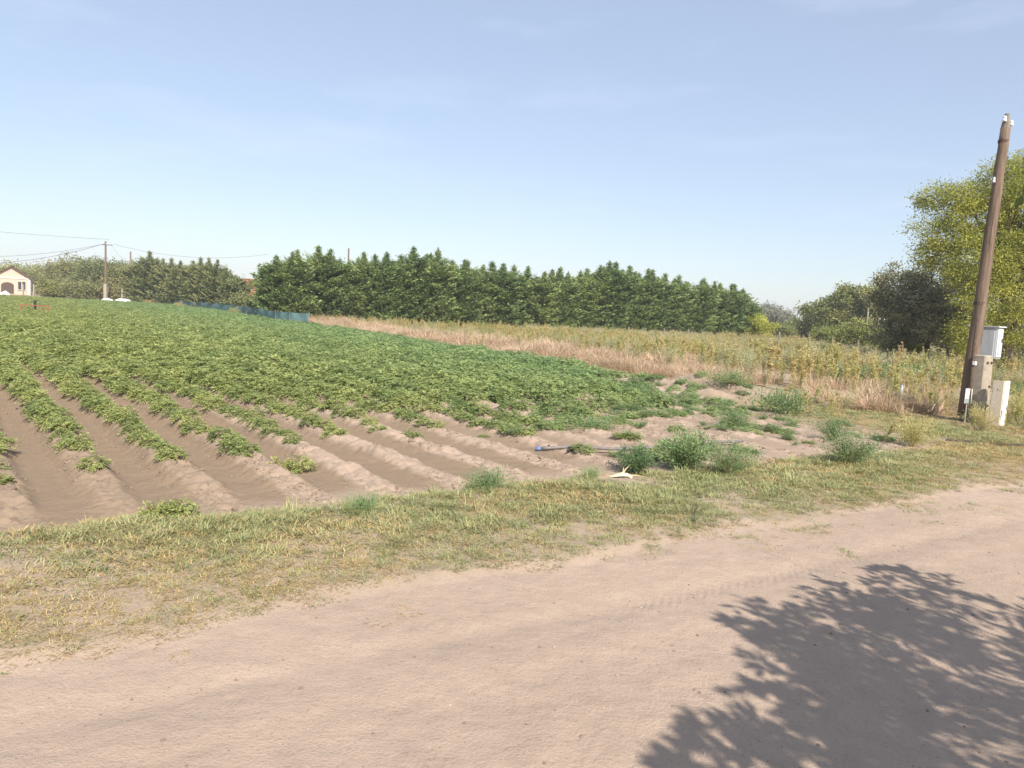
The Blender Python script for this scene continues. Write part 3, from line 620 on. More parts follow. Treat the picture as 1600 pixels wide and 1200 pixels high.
X = rng.uniform(5.5, 15, 2600); Y = rng.uniform(10.5, 18, 2600); u, v = u33(X, Y), v33(X, Y)
pxx, pyy = projxy(X, Y, np.zeros_like(X))
ok = (rng.uniform(size=len(X)) < 0.30 * smooth(6.3, 7.4, u) * smooth(10.2, 11.8, v) * smooth(0.38, 0.55, fbm(X * 0.8, Y * 0.8, 3, 811))) & (pxx < 1700) & (u < 11)
X, Y = X[ok], Y[ok]; n = len(X); h_ = rng.uniform(0.22, 0.55, n); print('pole weeds', n)
kk = rng.integers(0, 10, n); kk = np.where(kk < 5, kk, np.where(kk < 8, 5 + kk % 3, 8 + kk % 5))
scatter('roadside_weeds', np.stack([X, Y, hzs(X, Y) - 0.01], 1), rrot(n, 0.12), np.stack([h_ * 1.1, h_ * 1.1, h_], 1), kk, W_SPIRE + W_SAGE + STRAW, 'short dry roadside weeds around the foot of the wooden pole', 'weeds')

# ------------------------------------------------------------------ conifers
def conifer_meshes(i, h=5.5, rmax=1.15, n_br=230, per=44, mat='conifer', lsz=0.24):
    mb = MB(); C_, D_, T_ = [], [], []
    for k in range(n_br):
        t = rng.uniform(0.0, 1.0) ** 0.9
        z = 0.12 + t * (h - 0.2); q = (z / h)
        r = rmax * (0.85 + 0.15 * min(q / 0.15, 1)) * min(1.0, ((1 - q) / 0.32)) ** 0.75 * rng.uniform(0.78, 1.18)
        if q > 0.84: r = min(r, 0.05 + 2.0 * (1 - q) * rng.uniform(0.6, 1.3))
        if q > 0.91: r = 0.03 + 1.0 * (1 - q) * rng.uniform(0.6, 1.4)
        th = rng.uniform(0, 6.283); rise = rng.uniform(0.15, 0.55)
        bt = rng.uniform(0.0, 0.95)
        n = max(6, int(per * (0.35 + r / rmax))); s_ = rng.uniform(0.25, 1, n)
        lat = np.array([-math.sin(th), math.cos(th), 0]); outw = np.array([math.cos(th), math.sin(th), 0])
        c = np.array([0, 0, z]) + outw * (s_ * r)[:, None] + np.array([0, 0, 1]) * (rise * r * s_ ** 1.6 - 0.12 * r)[:, None] + lat * (rng.normal(0, 0.16, n) * (0.35 + s_ * 0.6))[:, None] + rng.normal(0, 0.05, (n, 3))
        d = outw + np.array([0, 0, 1.0]) * rng.uniform(-0.1, 0.9, (n, 1)) + lat * rng.normal(0, 0.55, (n, 1))
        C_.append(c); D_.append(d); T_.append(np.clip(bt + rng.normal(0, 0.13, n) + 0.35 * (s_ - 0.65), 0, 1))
    c = np.concatenate(C_); d = np.concatenate(D_); t = np.concatenate(T_); n = len(c)
    ls_ = lsz * (1.1 - 0.5 * smooth(0.72, 0.92, c[:, 2] / h))
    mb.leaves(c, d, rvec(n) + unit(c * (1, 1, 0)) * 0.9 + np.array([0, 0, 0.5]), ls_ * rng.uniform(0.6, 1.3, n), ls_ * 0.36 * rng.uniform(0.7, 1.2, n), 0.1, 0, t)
    z = np.linspace(h * 0.86, h * 1.0, 9); n = 9 * 5; zz = np.repeat(z, 5); th = rng.uniform(0, 6.283, n)
    d = np.stack([np.cos(th), np.sin(th), np.full(n, 1.3)], 1)
    mb.leaves(np.stack([0 * zz, 0 * zz, zz], 1), d, rvec(n), 0.20 * (1.25 - (zz / h - 0.86) / 0.14 * 0.7), 0.06, 0.1, 0, 0.5, base=True)
    crown = mb.mesh('crown', [M[mat]])
    tb = MB().tube([(0, 0, -0.1), (0.03, 0, h * 0.4), (0, 0.02, h * 0.97)], [0.11, 0.075, 0.012], 7)
    return crown, tb.mesh('trunk', [M['bark']])
CON = [conifer_meshes(i, 5.5, rng.uniform(1.45, 1.8)) for i in range(11)]
CONP = [conifer_meshes(i, 5.5, rng.uniform(1.6, 1.9), mat='conifer_pale') for i in range(5)]
def plant_tree(name, meshes, x, y, s, label, cat='tree', group=None, rz=None):
    t = empty(name, (x, y, hz(x, y) if math.hypot(x, y) < 140 else 0.0), rng.uniform(0, 6.28) if rz is None else rz)
    tag(t, label, cat, group)
    link('trunk', meshes[1], t, scale=s); link('crown', meshes[0], t, scale=s); t.rotation_euler = (rng.normal(0, 0.025), rng.normal(0, 0.025), t.rotation_euler[2]); return t
sky2x = [425, 440, 460, 478, 500, 515, 530, 560, 600, 640, 690, 730, 790, 840, 880, 940, 975, 1010, 1060, 1120, 1150, 1180]
sky2y = [v_ - 9 for v_ in (412, 398, 402, 390, 398, 408, 410, 408, 408, 402, 412, 424, 424, 430, 430, 418, 424, 434, 444, 448, 462, 492)]
nx = 47
for i in range(nx):
    f = i / (nx - 1); X_ = -19.4 + f * 46.9; Y_ = 62 + f * 26
    p_x = 800 + FPX * X_ / Y_; top = at(p_x, np.interp(p_x, sky2x, sky2y), Y_)[2]
    jit = rng.uniform(-0.35, 0.35, 2); s = max(top, 2.0) / 5.5 * (1 + rng.normal(0.0, 0.04))
    k = int(rng.integers(11))
    first, last = i < 1, i == nx - 1
    lb = 'spruce standing at the field-side end of the long dark hedge' if first else ('short spruce ending the long dark hedge beside the yellow bush' if last else 'dark green spruce in the long conifer hedge behind the waste land')
    plant_tree('spruce_tree', CON[k], X_ + jit[0], Y_ + jit[1], (max(s, 0.85), max(s, 0.85), s), lb, group=None if first or last else 'spruces of the long dark hedge')
    if i % 2 == 0 and not last:     # second staggered row closes the hedge
        plant_tree('spruce_tree', CON[(k + 3) % 11], X_ - 0.5 + jit[1], Y_ + 1.3 + jit[0], (1.0, 1.0, s * 0.95), 'dark green spruce in the long conifer hedge behind the waste land', group='spruces of the long dark hedge')
for x_, top_y, Y_ in ((208, 410, 112), (222, 402, 111), (236, 392, 109), (252, 404, 107), (268, 402, 104), (283, 408, 101), (298, 406, 99), (313, 402, 96), (327, 403, 94), (341, 406, 91), (355, 418, 89), (368, 432, 86), (380, 440, 84)):
    q = at(x_, top_y, Y_); s = q[2] / 5.5
    plant_tree('spruce_tree', CONP[int(rng.integers(5))], q[0], Y_, (s * (0.9 if x_ < 350 else 0.6), s * 0.9, s), 'pale green spruce in the row behind the teal net', group='pale spruces behind the teal net')
q = at(1243, 492, 170); plant_tree('spruce_tree', CON[2], q[0], 170, (q[2] / 5.5, q[2] / 5.5, q[2] / 5.5), 'single small dark spruce far beyond the end of the hedge')

# ------------------------------------------------------------------ broadleaved trees and shrubs
def crown_cloud(lobes, n_clump, per, clump_r, lsz, asp=0.5, hang=0.0, mat='olive', tvar=0.25, seed=0):
    """lobes: (cx,cy,cz,rx,ry,rz); clumps of leaves sit towards each lobe's surface"""
    lob = np.array(lobes, float); vol = lob[:, 3] * lob[:, 4] + lob[:, 3] * lob[:, 5]; pick = rng.choice(len(lob), n_clump, p=vol / vol.sum())
    d = rvec(n_clump); r = rng.uniform(0.45, 1.0, n_clump) ** 0.5 * rng.uniform(0.85, 1.15, n_clump)
    cc = lob[pick, :3] + d * lob[pick, 3:] * r[:, None]
    cc[:, 2] = np.maximum(cc[:, 2], 0.15)
    bt = np.clip(rng.normal(0.45, tvar, n_clump), 0, 1)
    C_ = np.repeat(cc, per, 0); n = len(C_); off = rng.normal(0, 1, (n, 3)) * (clump_r, clump_r, clump_r * 0.7)
    c = C_ + off; dd = unit(off + 1e-6) + rng.normal(0, 0.5, (n, 3)) + np.array([0, 0, -hang])
    mb = MB(); mb.leaves(c, dd, rvec(n) + np.array([0, 0, 0.45]) + 0.8 * unit(c - lob[:, :3].mean(0)), lsz * rng.uniform(0.6, 1.35, n), lsz * asp * rng.uniform(0.7, 1.2, n), 0.15, 0, np.clip(np.repeat(bt, per) + rng.normal(0, 0.13, n), 0, 1))
    return mb.mesh('crown', [M[mat]]), cc
def limbs(cc, h, r0, k=12, split=0.3, base=(0, 0)):
    mb = MB(); b = np.array([base[0], base[1], 0.0])
    top = np.array([cc[:, 0].mean() * 0.6, cc[:, 1].mean() * 0.6, h * 0.8])
    mid = b + (top - b) * 0.4 + rng.normal(0, 0.02 * h, 3)
    mb.tube([b + (0, 0, -0.15), b + (0, 0, 0.05 * h), mid, top], [r0 * 1.35, r0, r0 * 0.7, r0 * 0.15], 9)
    for j in rng.choice(len(cc), min(k, len(cc)), replace=False):
        e = cc[j]; f = rng.uniform(split * 0.5, 0.75); s = b + (top - b) * f * min(1, max(0.25, e[2] / (h * 0.8))); s = b + (mid - b) * (f / 0.4) if f < 0.4 else mid + (top - mid) * ((f - 0.4) / 0.6)
        if s[2] > e[2] + 0.1 * h: s = b + (mid - b) * 0.8
        m_ = (s + e) / 2 + np.array([0, 0, 0.04 * h]) + rng.normal(0, 0.025 * h, 3)
        mb.tube([s, m_, e], [r0 * 0.38, r0 * 0.22, r0 * 0.05], 6, cap=False)
    return mb.mesh('trunk', [M['bark']])
def auto_lobes(w, h, z0, n=12, d=None):
    d = d or w; L = [(0, 0, (h + z0) / 2, w * 0.33, d * 0.33, (h - z0) * 0.40)]
    for i in range(n):
        th = rng.uniform(0, 6.283); zc = rng.uniform(0.12, 0.86); pr = math.sqrt(max(0.02, 1 - (2 * zc - 1) ** 2)) * rng.uniform(0.45, 0.75)
        s = rng.uniform(0.17, 0.28)
        L.append((math.cos(th) * w * 0.5 * pr, math.sin(th) * d * 0.5 * pr, z0 + zc * (h - z0), w * s, d * s, (h - z0) * s * 0.85))
    return L
def broadleaf(name, px_, top_y, Y_, w, label, mat='olive', z0f=0.06, n_clump=170, per=40, cl=0.32, lsz=0.22, cat='tree', group=None, hang=0.0, nl=12, x=None, limbk=12, asp=0.5):
    q = at(px_, top_y, Y_); h = q[2]
    cr, cc = crown_cloud(auto_lobes(w, h * 0.94, h * z0f, nl), n_clump, per, cl * w / 5, lsz, asp, hang, mat)
    t = empty(name, (q[0], Y_, hz(q[0], Y_)), 0); tag(t, label, cat, group)
    link('trunk', limbs(cc, h, 0.028 * h, limbk), t); link('crown', cr, t); return t
# beyond the far end of the field
broadleaf('tree', 32, 407, 190, 13, 'dark rounded tree rising behind the cream house', 'bushgreen', lsz=0.55, n_clump=190)
broadleaf('tree', 75, 418, 215, 13, 'hazy grey-green tree between the cream house and the tall thicket', 'greygreen', lsz=0.6)
broadleaf('tree', 58, 436, 200, 10, 'low grey-green tree just beyond the cream house', 'greygreen', lsz=0.6, n_clump=110)
for (x_, t_, Y_, w_, lb) in ((100, 399, 140, 9, 'broad olive tree at the house end of the thicket'), (125, 398, 138, 10, 'tall olive tree in the thicket left of the wooden utility pole'), (150, 402, 134, 9, 'olive tree of the thicket directly behind the wooden utility pole'), (180, 404, 132, 9, 'olive tree of the thicket between the two far utility poles'), (203, 410, 128, 8, 'olive tree of the thicket next to the pale spruces')):
    broadleaf('thicket_tree', x_, t_, Y_, w_, lb, 'olive', 0.0, 210, 42, lsz=0.42, group='trees of the thicket beyond the field')
for (x_, t_, Y_, w_, lb) in ((90, 440, 124, 5.0, 'dark green shrub at the foot of the thicket by the fence'), (120, 436, 122, 6.0, 'yellowish shrub before the thicket, house side of the pole'), (146, 438, 120, 5.5, 'yellowish shrub before the thicket, beside the wooden pole'), (176, 446, 119, 4.5, 'brownish shrub between the two far poles')):
    broadleaf('shrub', x_, t_, Y_, w_, lb, 'bushgreen' if x_ < 100 else 'olive', 0.0, 110, 40, lsz=0.34, cat='shrub', group='shrubs before the thicket')
for (x_, t_, Y_, w_, lb) in ((366, 428, 82, 3.4, 'rounded olive shrub after the last pale spruce'), (388, 457, 76, 3.4, 'low olive shrub in the gap under the red roof'), (410, 460, 70, 3.0, 'low olive shrub touching the long dark hedge')):
    broadleaf('shrub', x_, t_, Y_, w_, lb, 'conifer_pale', 0.0, 120, 40, lsz=0.24, cat='shrub', group='shrubs in the hedge gap')
# right-hand distance
for (x_, t_, w_, lb) in ((1172, 478, 12, 'hazy far tree just past the hedge end'), (1196, 474, 13, 'tallest of the hazy far trees past the hedge end'), (1216, 482, 10, 'hazy far tree on the open side of its group')):
    broadleaf('far_tree', x_, t_, 205, w_, lb, 'greygreen', lsz=0.6, n_clump=130, group='hazy far trees past the hedge')
broadleaf('shrub', 1190, 487, 86, 3.4, 'bright yellow-green bush at the end of the dark hedge', 'yellow', 0.0, 150, 40, lsz=0.2, cat='shrub')
broadleaf('shrub', 1228, 505, 110, 5, 'low green bush between the yellow bush and the small spruce', 'bushgreen', 0.0, 90, 40, lsz=0.3, cat='shrub')
broadleaf('tree', 1285, 474, 118, 8.5, 'low rounded tree at the open end of the far grove', 'bushgreen', 0.0, 300, 50, lsz=0.42)
broadleaf('tree', 1318, 447, 112, 8, 'dark bushy tree in the middle of the far grove', 'bushgreen', 0.0, 340, 50, lsz=0.42)
broadleaf('tree', 1352, 433, 110, 8.0, 'tallest pale tree of the far grove', 'bushgreen', 0.03, 340, 50, lsz=0.40)
broadleaf('tree', 1380, 455, 106, 6.5, 'pale tree of the far grove beside the dark leaved tree', 'olive', 0.02, 260, 50, lsz=0.40)
for (x_, t_, Y_, w_, m_, lb) in ((1295, 508, 72, 3.6, 'bushgreen', 'dark green shrub before the far grove'), (1330, 502, 66, 4.2, 'bushgreen', 'rounded green shrub before the tallest far tree'), (1362, 500, 62, 4.4, 'bushgreen', 'broad bright shrub before the white utility pole'), (1398, 512, 50, 2.6, 'bushgreen', 'yellowish shrub at the foot of the dark tree'), (1415, 518, 46, 2.0, 'yellow', 'small yellow shrub at the foot of the dark tree')):
    broadleaf('shrub', x_, t_, Y_, w_, lb, m_, 0.0, 130, 40, lsz=0.2, cat='shrub', group='shrubs before the far grove')
broadleaf('dark_tree', 1462, 398, 42, 5.6, 'dark leaved tree standing before the yellow-green tree', 'dark', 0.02, 520, 80, 0.20, lsz=0.13, nl=20, asp=0.6)
broadleaf('tree', 1408, 456, 46, 2.6, 'small brownish tree leaning on the dark tree', 'olive', 0.02, 120, 40, 0.30, lsz=0.15)
# the big yellow-green tree
q = at(1575, 248, 36); h = q[2]; yx = q[0] + 0.6
lb_ = [(-2.6, 0, 7.9, 1.0, 1.0, 0.7), (-2.9, 0, 6.2, 1.0, 1.0, 0.8), (-1.6, 0.3, 7.2, 1.3, 1.3, 1.1), (-0.8, -0.2, 8.6, 1.2, 1.3, 1.0), (0.2, 0, 9.2, 1.1, 1.2, 0.9), (1.3, 0.2, 9.0, 1.3, 1.3, 1.0), (-1.9, -0.8, 5.2, 1.3, 1.2, 1.0), (-0.2, -1.2, 6.8, 1.6, 1.2, 1.2), (1.2, -1.0, 5.6, 1.6, 1.3, 1.2), (-1.5, -1.3, 3.3, 1.2, 1.0, 0.9), (-2.1, -1.2, 1.7, 0.9, 0.9, 1.0), (-0.3, -1.6, 2.2, 1.2, 0.9, 1.0), (0.9, 0.4, 7.5, 1.8, 1.6, 1.4), (2.6, 0, 6.5, 1.6, 1.5, 1.8), (-0.6, -1.0, 4.6, 1.3, 1.2, 1.0), (2.8, 0.5, 4.2, 1.5, 1.5, 1.2), (-3.7, 0.0, 7.9, 0.8, 0.8, 0.55), (-3.9, 0.2, 6.6, 0.7, 0.8, 0.6), (-3.5, 0.0, 5.5, 0.8, 0.9, 0.7), (-2.6, -0.4, 7.2, 0.9, 0.9, 0.7), (-2.4, -0.9, 4.4, 0.9, 0.8, 0.7)]
cr, cc = crown_cloud(lb_, 900, 110, 0.27, 0.125, 0.42, 0.35, 'yellow', 0.28)
yt = empty('willow_tree', (yx, 36, hz(yx, 36))); tag(yt, 'tall yellow-green tree behind the leaning wooden pole', 'tree')
link('crown', cr, yt); link('trunk', limbs(cc, h, 0.26, 46, base=(0.4, 0)), yt)
broadleaf('tree', 1640, 420, 40, 6, 'dark shaded tree under the yellow-green crown at the picture edge', 'dark', 0.02, 260, 44, 0.3, lsz=0.16)
broadleaf('tree', 1600, 300, 47, 7, 'olive tree behind the tall yellow-green tree', 'olive', 0.1, 240, 46, 0.3, lsz=0.18)

# ------------------------------------------------------------------ roadside tree whose shade falls on the road
def shade_tree():
    k = np.array([S[0] / S[2], S[1] / S[2]])
    poly = [((1215, 985), 0.30), ((1300, 960), 0.34), ((1300, 1040), 0.34), ((1390, 930), 0.32), ((1400, 1000), 0.38), ((1450, 1080), 0.45), ((1500, 960), 0.36), ((1560, 1010), 0.42), ((1540, 1100), 0.42), ((1620, 980), 0.38), ((1690, 1040), 0.55), ((1620, 1150), 0.45), ((1500, 1180), 0.40), ((1400, 1150), 0.28), ((1330, 1190), 0.24), ((1180, 1000), 0.20), ((1270, 1090), 0.16), ((1420, 905), 0.16), ((1120, 1180), 0.12), ((1200, 1160), 0.14), ((1255, 1190), 0.16), ((1090, 1200), 0.10), ((1360, 1090), 0.30)]
    cen = []
    for (p, rr) in poly:
        g_ = gnd(*p)
        for j in range(3 if rr > 0.25 else 2):
            hh = rng.uniform(1.9, 3.2); gg = g_ + rng.normal(0, rr * 0.55, 2)
            cen.append((gg[0] + k[0] * hh, gg[1] + k[1] * hh, hh, rr))
    for j in range(130):         # the rest of the crown, beyond the frame
        gg = np.array([rng.uniform(3.0, 8.5), rng.uniform(0.6, 4.2)]); hh = rng.uniform(2.4, 7.5)
        if gg[1] > 2.0 + (gg[0] - 3.0) * 0.75: continue
        cen.append((gg[0] + k[0] * hh, gg[1] + k[1] * hh, hh, 0.5))
    cen = np.array(cen)
    base = np.array([6.9, -2.2, 0.0])
    t = empty('fruit_tree', (base[0], base[1], hz(base[0], base[1]))); tag(t, 'broadleaved roadside tree whose leafy shade falls on the road', 'tree')
    mbL = MB(); mbT = MB()
    fork = np.array([-0.3, 0.2, 1.7])
    mbT.tube([(0, 0, -0.2), (0.02, 0.02, 0.3), (-0.1, 0.1, 1.0), fork, (-0.1, 0.3, 3.6), (0.1, 0.3, 5.6)], [0.22, 0.17, 0.15, 0.14, 0.08, 0.02], 12)
    for (x_, y_, z_, rr) in cen:
        e = np.array([x_, y_, z_]) - base
        s = fork + (np.array([-0.1, 0.3, 3.6]) - fork) * rng.uniform(0, 0.7)
        m_ = (s + e) / 2 + np.array([0, 0, rng.uniform(0.0, 0.25)])
        mbT.tube([s, m_, e], [0.035, 0.018, 0.004], 5, cap=False)
        nt_ = 10 if rr > 0.25 else 6
        for q in range(nt_):
            d = rvec(1)[0] * (1, 1, 0.55); tip = e + d * rr * rng.uniform(0.6, 1.5); b = e + d * 0.05
            mbT.tube([b, (b + tip) / 2 + (0, 0, 0.02), tip], [0.004, 0.003, 0.0015], 3, cap=False)
            n = 11; f = np.linspace(0.15, 1.0, n)[:, None]; c = b + (tip - b) * f
            side = unit(np.cross(np.repeat((tip - b)[None], n, 0), rvec(n)))
            dd = unit(np.repeat((tip - b)[None], n, 0)) * 0.7 + side * np.where(np.arange(n) % 2, 1, -1)[:, None] + np.array([0, 0, -0.15])
            mbL.leaves(c, dd, rvec(n) + np.array([0, 0, 1.5]), rng.uniform(0.08, 0.13, n), rng.uniform(0.038, 0.055, n), 0.12, 0, np.clip(rng.normal(0.5, 0.2, n), 0, 1), base=True)
    # a low twig that reaches into view
    for (px_, py_, Y_, l) in ((1592, 318, 4.6, 0.15), (1604, 296, 4.6, 0.16), (1603, 250, 4.5, 0.07), (1612, 340, 4.5, 0.14), (1625, 280, 4.4, 0.13)):
        c = at(px_, py_, Y_) - base; tw = at(1720, 260, 3.6) - base
        mbL.leaves(np.array([c]), unit(c - tw)[None] * (1, 1, 1) + np.array([[0, 0, -0.5]]), np.array([[0.3, -0.4, 1.0]]), l, l * 0.30, 0.1, 0, 0.8)
        mbT.tube([tw, (tw + c) / 2 + (0, 0, 0.03), c + unit(tw - c) * l * 0.45], [0.006, 0.004, 0.002], 4, cap=False)
    tw = at(1720, 260, 3.6) - base
    mbT.tube([fork + (0, 0.1, 0.8), (fork + tw) / 2 + (0, 0, 0.3), tw], [0.005, 0.004, 0.002], 6, cap=False)
    mbT.build('trunk', M['bark'], t); mbL.build('crown', M['shade_leaf'], t)
shade_tree()

# ------------------------------------------------------------------ leaning wooden pole on a concrete base
RA = R(57)                                     # road direction, clockwise from +Y
AX = np.array([math.sin(RA), math.cos(RA), 0]); AY = np.array([-math.cos(RA), math.sin(RA), 0])   # along and away from the road
RZ = math.atan2(AX[1], AX[0])
pb = gnd(1524, 662); pz0 = hz(*pb)
pole = empty('utility_pole', (pb[0], pb[1], pz0), RZ); tag(pole, 'leaning weathered wooden pole strapped to a concrete base', 'utility pole')
top = at(1571, 200, pb[1] + 0.1) - np.array([pb[0], pb[1], pz0]); tl = np.array([top[0] * math.cos(-RZ) - top[1] * math.sin(-RZ), top[0] * math.sin(-RZ) + top[1] * math.cos(-RZ), top[2]])
b0 = np.array([0.03, 0.24, 0.10]); t0 = tl.copy()
mb = MB(); pts = [b0 + (t0 - b0) * f + np.array([rng.normal(0, 0.006), rng.normal(0, 0.006), 0]) for f in np.linspace(0, 1, 14)]
mb.tube(pts, np.linspace(0.128, 0.086, 14), 16); sh = mb.build('shaft', M['wood'], pole, smoothf=True)
axd = unit(t0 - b0)
mb = MB()
for k in range(5):
    a_ = k * 1.25; o_ = np.array([math.cos(a_), math.sin(a_), 0])
    f0, f1 = rng.uniform(0.25, 0.5), rng.uniform(0.75, 0.97); cpts = [b0 + (t0 - b0) * f + o_ * (0.128 - 0.042 * f) * 0.985 for f in np.linspace(f0, f1, 6)]
    mb.tube(cpts, [0.002, 0.006, 0.005, 0.006, 0.005, 0.002], 4)
mb.build('crack', M['rust'], sh)
mb = MB(); mb.tube([t0 - axd * 0.02, t0 + axd * 0.10, t0 + axd * 0.26], [0.080, 0.068, 0.042], 12); mb.build('pole_tip', M['greywood'], pole)
for k, f in enumerate((0.955, 0.40)):
    c = b0 + (t0 - b0) * f; r_ = 0.128 - 0.042 * f + 0.006
    MB().tube([c - axd * 0.03, c + axd * 0.03], [r_, r_], 16).build('iron_band', M['rust'], pole)
ins = [(-1, 0.085), (1, 0.05), (-1, -0.20), (-1, -1.05)]
for k, (sd_, dz) in enumerate(ins):
    c = t0 + axd * dz; e = c + np.array([sd_ * (0.13 if k < 2 else 0.20), -0.03, 0.0])
    pin = MB().tube([c, e, e + (0, 0, 0.05)], [0.009, 0.009, 0.009], 6).build('insulator_pin', M['rust'], pole)
    if k < 2 or k == 3:
        w_ = 1.0 if k < 2 else 0.6
        MB().tube([e + (0, 0, 0.01), e + (0, 0, 0.03), e + (0, 0, 0.06), e + (0, 0, 0.09), e + (0, 0, 0.11)], [0.035 * w_, 0.042 * w_, 0.03 * w_, 0.036 * w_, 0.015 * w_], 10).build('insulator', M['porcelain'], pin)
# concrete base: slightly tapered block, chamfered
mb = MB(); H_ = 1.32; w0, d0, w1, d1 = 0.36, 0.30, 0.30, 0.25; lean = tl[0] / tl[2] * H_ * 0.8
def ring(wd, dp, z, dx, ch=0.025): return [(-wd / 2 + ch + dx, -dp / 2, z), (wd / 2 - ch + dx, -dp / 2, z), (wd / 2 + dx, -dp / 2 + ch, z), (wd / 2 + dx, dp / 2 - ch, z), (wd / 2 - ch + dx, dp / 2, z), (-wd / 2 + ch + dx, dp / 2, z), (-wd / 2 + dx, dp / 2 - ch, z), (-wd / 2 + dx, -dp / 2 + ch, z)]
rs = [ring(w0, d0, -0.3, -0.06), ring(w0, d0, 0.0, 0.0), ring((w0 + w1) / 2, (d0 + d1) / 2, H_ / 2, lean / 2), ring(w1, d1, H_ - 0.02, lean), ring(w1 - 0.04, d1 - 0.04, H_, lean, 0.015)]
V = np.array(rs).reshape(-1, 3); Fq = []
for i in range(4):
    for k in range(8): Fq.append((i * 8 + k, i * 8 + (k + 1) % 8, (i + 1) * 8 + (k + 1) % 8, (i + 1) * 8 + k))
for k in range(1, 7): Fq.append((32, 32 + k, 32 + k + 1, 32 + k + 1)) if k < 7 else None
mb.add(V, Fq); cb = mb.build('concrete_base', M['concrete'], pole)
for z in (0.35, 0.72, 1.18):
    dx = lean * z / H_
    for xx in ((0.07,) if z < 1 else (-0.08, 0.07)):
        yy = -(d0 + (d1 - d0) * z / H_) / 2
        MB().tube([(dx + xx, yy + 0.02, z), (dx + xx, yy - 0.012, z), (dx + xx, yy - 0.014, z), (dx + xx, yy - 0.03, z)], [0.028, 0.028, 0.014, 0.013], 8).build('bolt', M['rust'], cb)
cp = [(-0.24, 0.02, -0.1), (-0.235 + lean * 0.4, 0.05, 0.6), (-0.22 + lean, 0.08, 1.4), (tl[0] * 0.36 - 0.15, 0.10, tl[2] * 0.36)]
cd = MB().tube(cp, [0.03] * 4, 8).build('cable_conduit', M['rust'], pole, smoothf=True)
MB().box((-0.225 + lean * 0.85, 0.03, 1.16), (0.07, 0.05, 0.07)).build('conduit_clip', M['porcelain'], pole)

# meter box hanging behind the pole
bx = at(1553, 560, pb[1] + 0.15); box = empty('meter_box', (bx[0], bx[1], bx[2]), RZ); tag(box, 'pale grey sheet metal box hanging on the wooden pole', 'electrical box')
Wb, Db, Hb = 0.24, 0.52, 0.60
mb = MB(); mb.box((Wb / 2, Db / 2, Hb / 2), (Wb, Db, Hb)); mb.build('body', M['boxgrey'], box)
MB().box((Wb / 2, Db / 2 - 0.01, Hb + 0.016), (Wb + 0.06, Db + 0.08, 0.024)).build('lid', M['boxgrey'], box)
dr = MB().box((Wb / 2, -0.011, Hb / 2), (Wb - 0.03, 0.016, Hb - 0.05)).build('door', M['boxgrey'], box)
MB().box((Wb / 2 - 0.02, -0.023, Hb / 2), (0.045, 0.008, Hb - 0.16)).build('rib', M['boxgrey'], dr)
MB().box((Wb - 0.05, -0.026, Hb / 2 + 0.05), (0.02, 0.014, 0.07)).build('handle', M['rust'], dr)
MB().box((-0.010, Db / 2, Hb / 2), (0.014, Db - 0.06, Hb - 0.08)).build('side_panel', M['boxgrey'], box)

# white marker post of two boards
p = gnd(1556, 668); mk = empty('marker_post', (p[0], p[1], hz(*p)), RZ); tag(mk, 'white square marker post with peeling paint beside the concrete base', 'marker post')
hp = 0.86; tiltm = Matrix.Rotation(R(2.0), 3, 'Y')
def board(name, c, size, mat):
    o = MB().box((0, 0, size[2] / 2), size, rot=None).build(name, mat, mk, c); o.rotation_euler = (0, R(1.5), 0); return o
board('front_board', (0.0, -0.10, -0.05), (0.175, 0.022, hp + 0.05), M['peelwhite'])
board('side_board', (-0.105, -0.005, -0.05), (0.022, 0.185, hp + 0.05), M['peelwhite_dim'])  # painted darker and creamier to show this face as the less lit one
board('back_board', (0.0, 0.10, -0.05), (0.17, 0.022, hp + 0.03), M['peelwhite'])
board('side_board', (0.105, 0.005, -0.05), (0.022, 0.17, hp + 0.03), M['peelwhite'])
board('core_post', (0.0, 0.0, -0.05), (0.10, 0.10, hp), M['greywood'])
# small plate on a stake
p = gnd(1508, 662); mk2 = empty('cable_marker', (p[0], p[1], hz(*p)), RZ - 0.5); tag(mk2, 'small white plate on a thin stake left of the concrete base', 'marker')
MB().box((0, 0.012, 0.30), (0.03, 0.02, 0.68)).build('stake', M['concrete'], mk2)
pt = MB().box((0, -0.008, 0.52), (0.135, 0.014, 0.29)).build('plate', M['whitewall'], mk2)
MB().box((0, -0.018, 0.425), (0.115, 0.005, 0.09)).build('painted_band', solid_mat('teal_paint', (0.10, 0.20, 0.22), (0.3, 0.36, 0.34), 9, 0.6), pt)
# stakes, bottle, hose
for (x_, y_, h_, lean_, lb) in ((1452, 655, 0.22, 0.10, 'short black stake leaning in the grass before the pole'), (1388, 638, 0.26, 0.14, 'thin dark stick leaning among the weeds')):
    p = gnd(x_, y_); tag(MB().tube([(0, 0, -0.05), (lean_ * 0.5, 0, h_ * 0.5), (lean_, 0, h_)], [0.012, 0.013, 0.010], 7).build('stake', M['blackpl'], loc=(p[0], p[1], hz(*p) + 0.05)), lb, 'stake')
p = gnd(1407, 625); bt_ = empty('bottle', (p[0], p[1], hz(*p) + 0.10)); tag(bt_, 'small pale blue plastic bottle caught in the weeds', 'bottle')
MB().tube([(0, 0, 0), (0, 0, 0.02), (0, 0, 0.18), (0, 0, 0.22), (0, 0, 0.24)], [0.03, 0.037, 0.037, 0.02, 0.014], 10).build('body', solid_mat('pale_blue_plastic', (0.45, 0.58, 0.66), (0.4, 0.52, 0.6), 5, 0.3), bt_, smoothf=True)
MB().tube([(0, 0, 0.24), (0, 0, 0.26)], [0.016, 0.016], 8).build('cap', M['bluepl'], bt_)
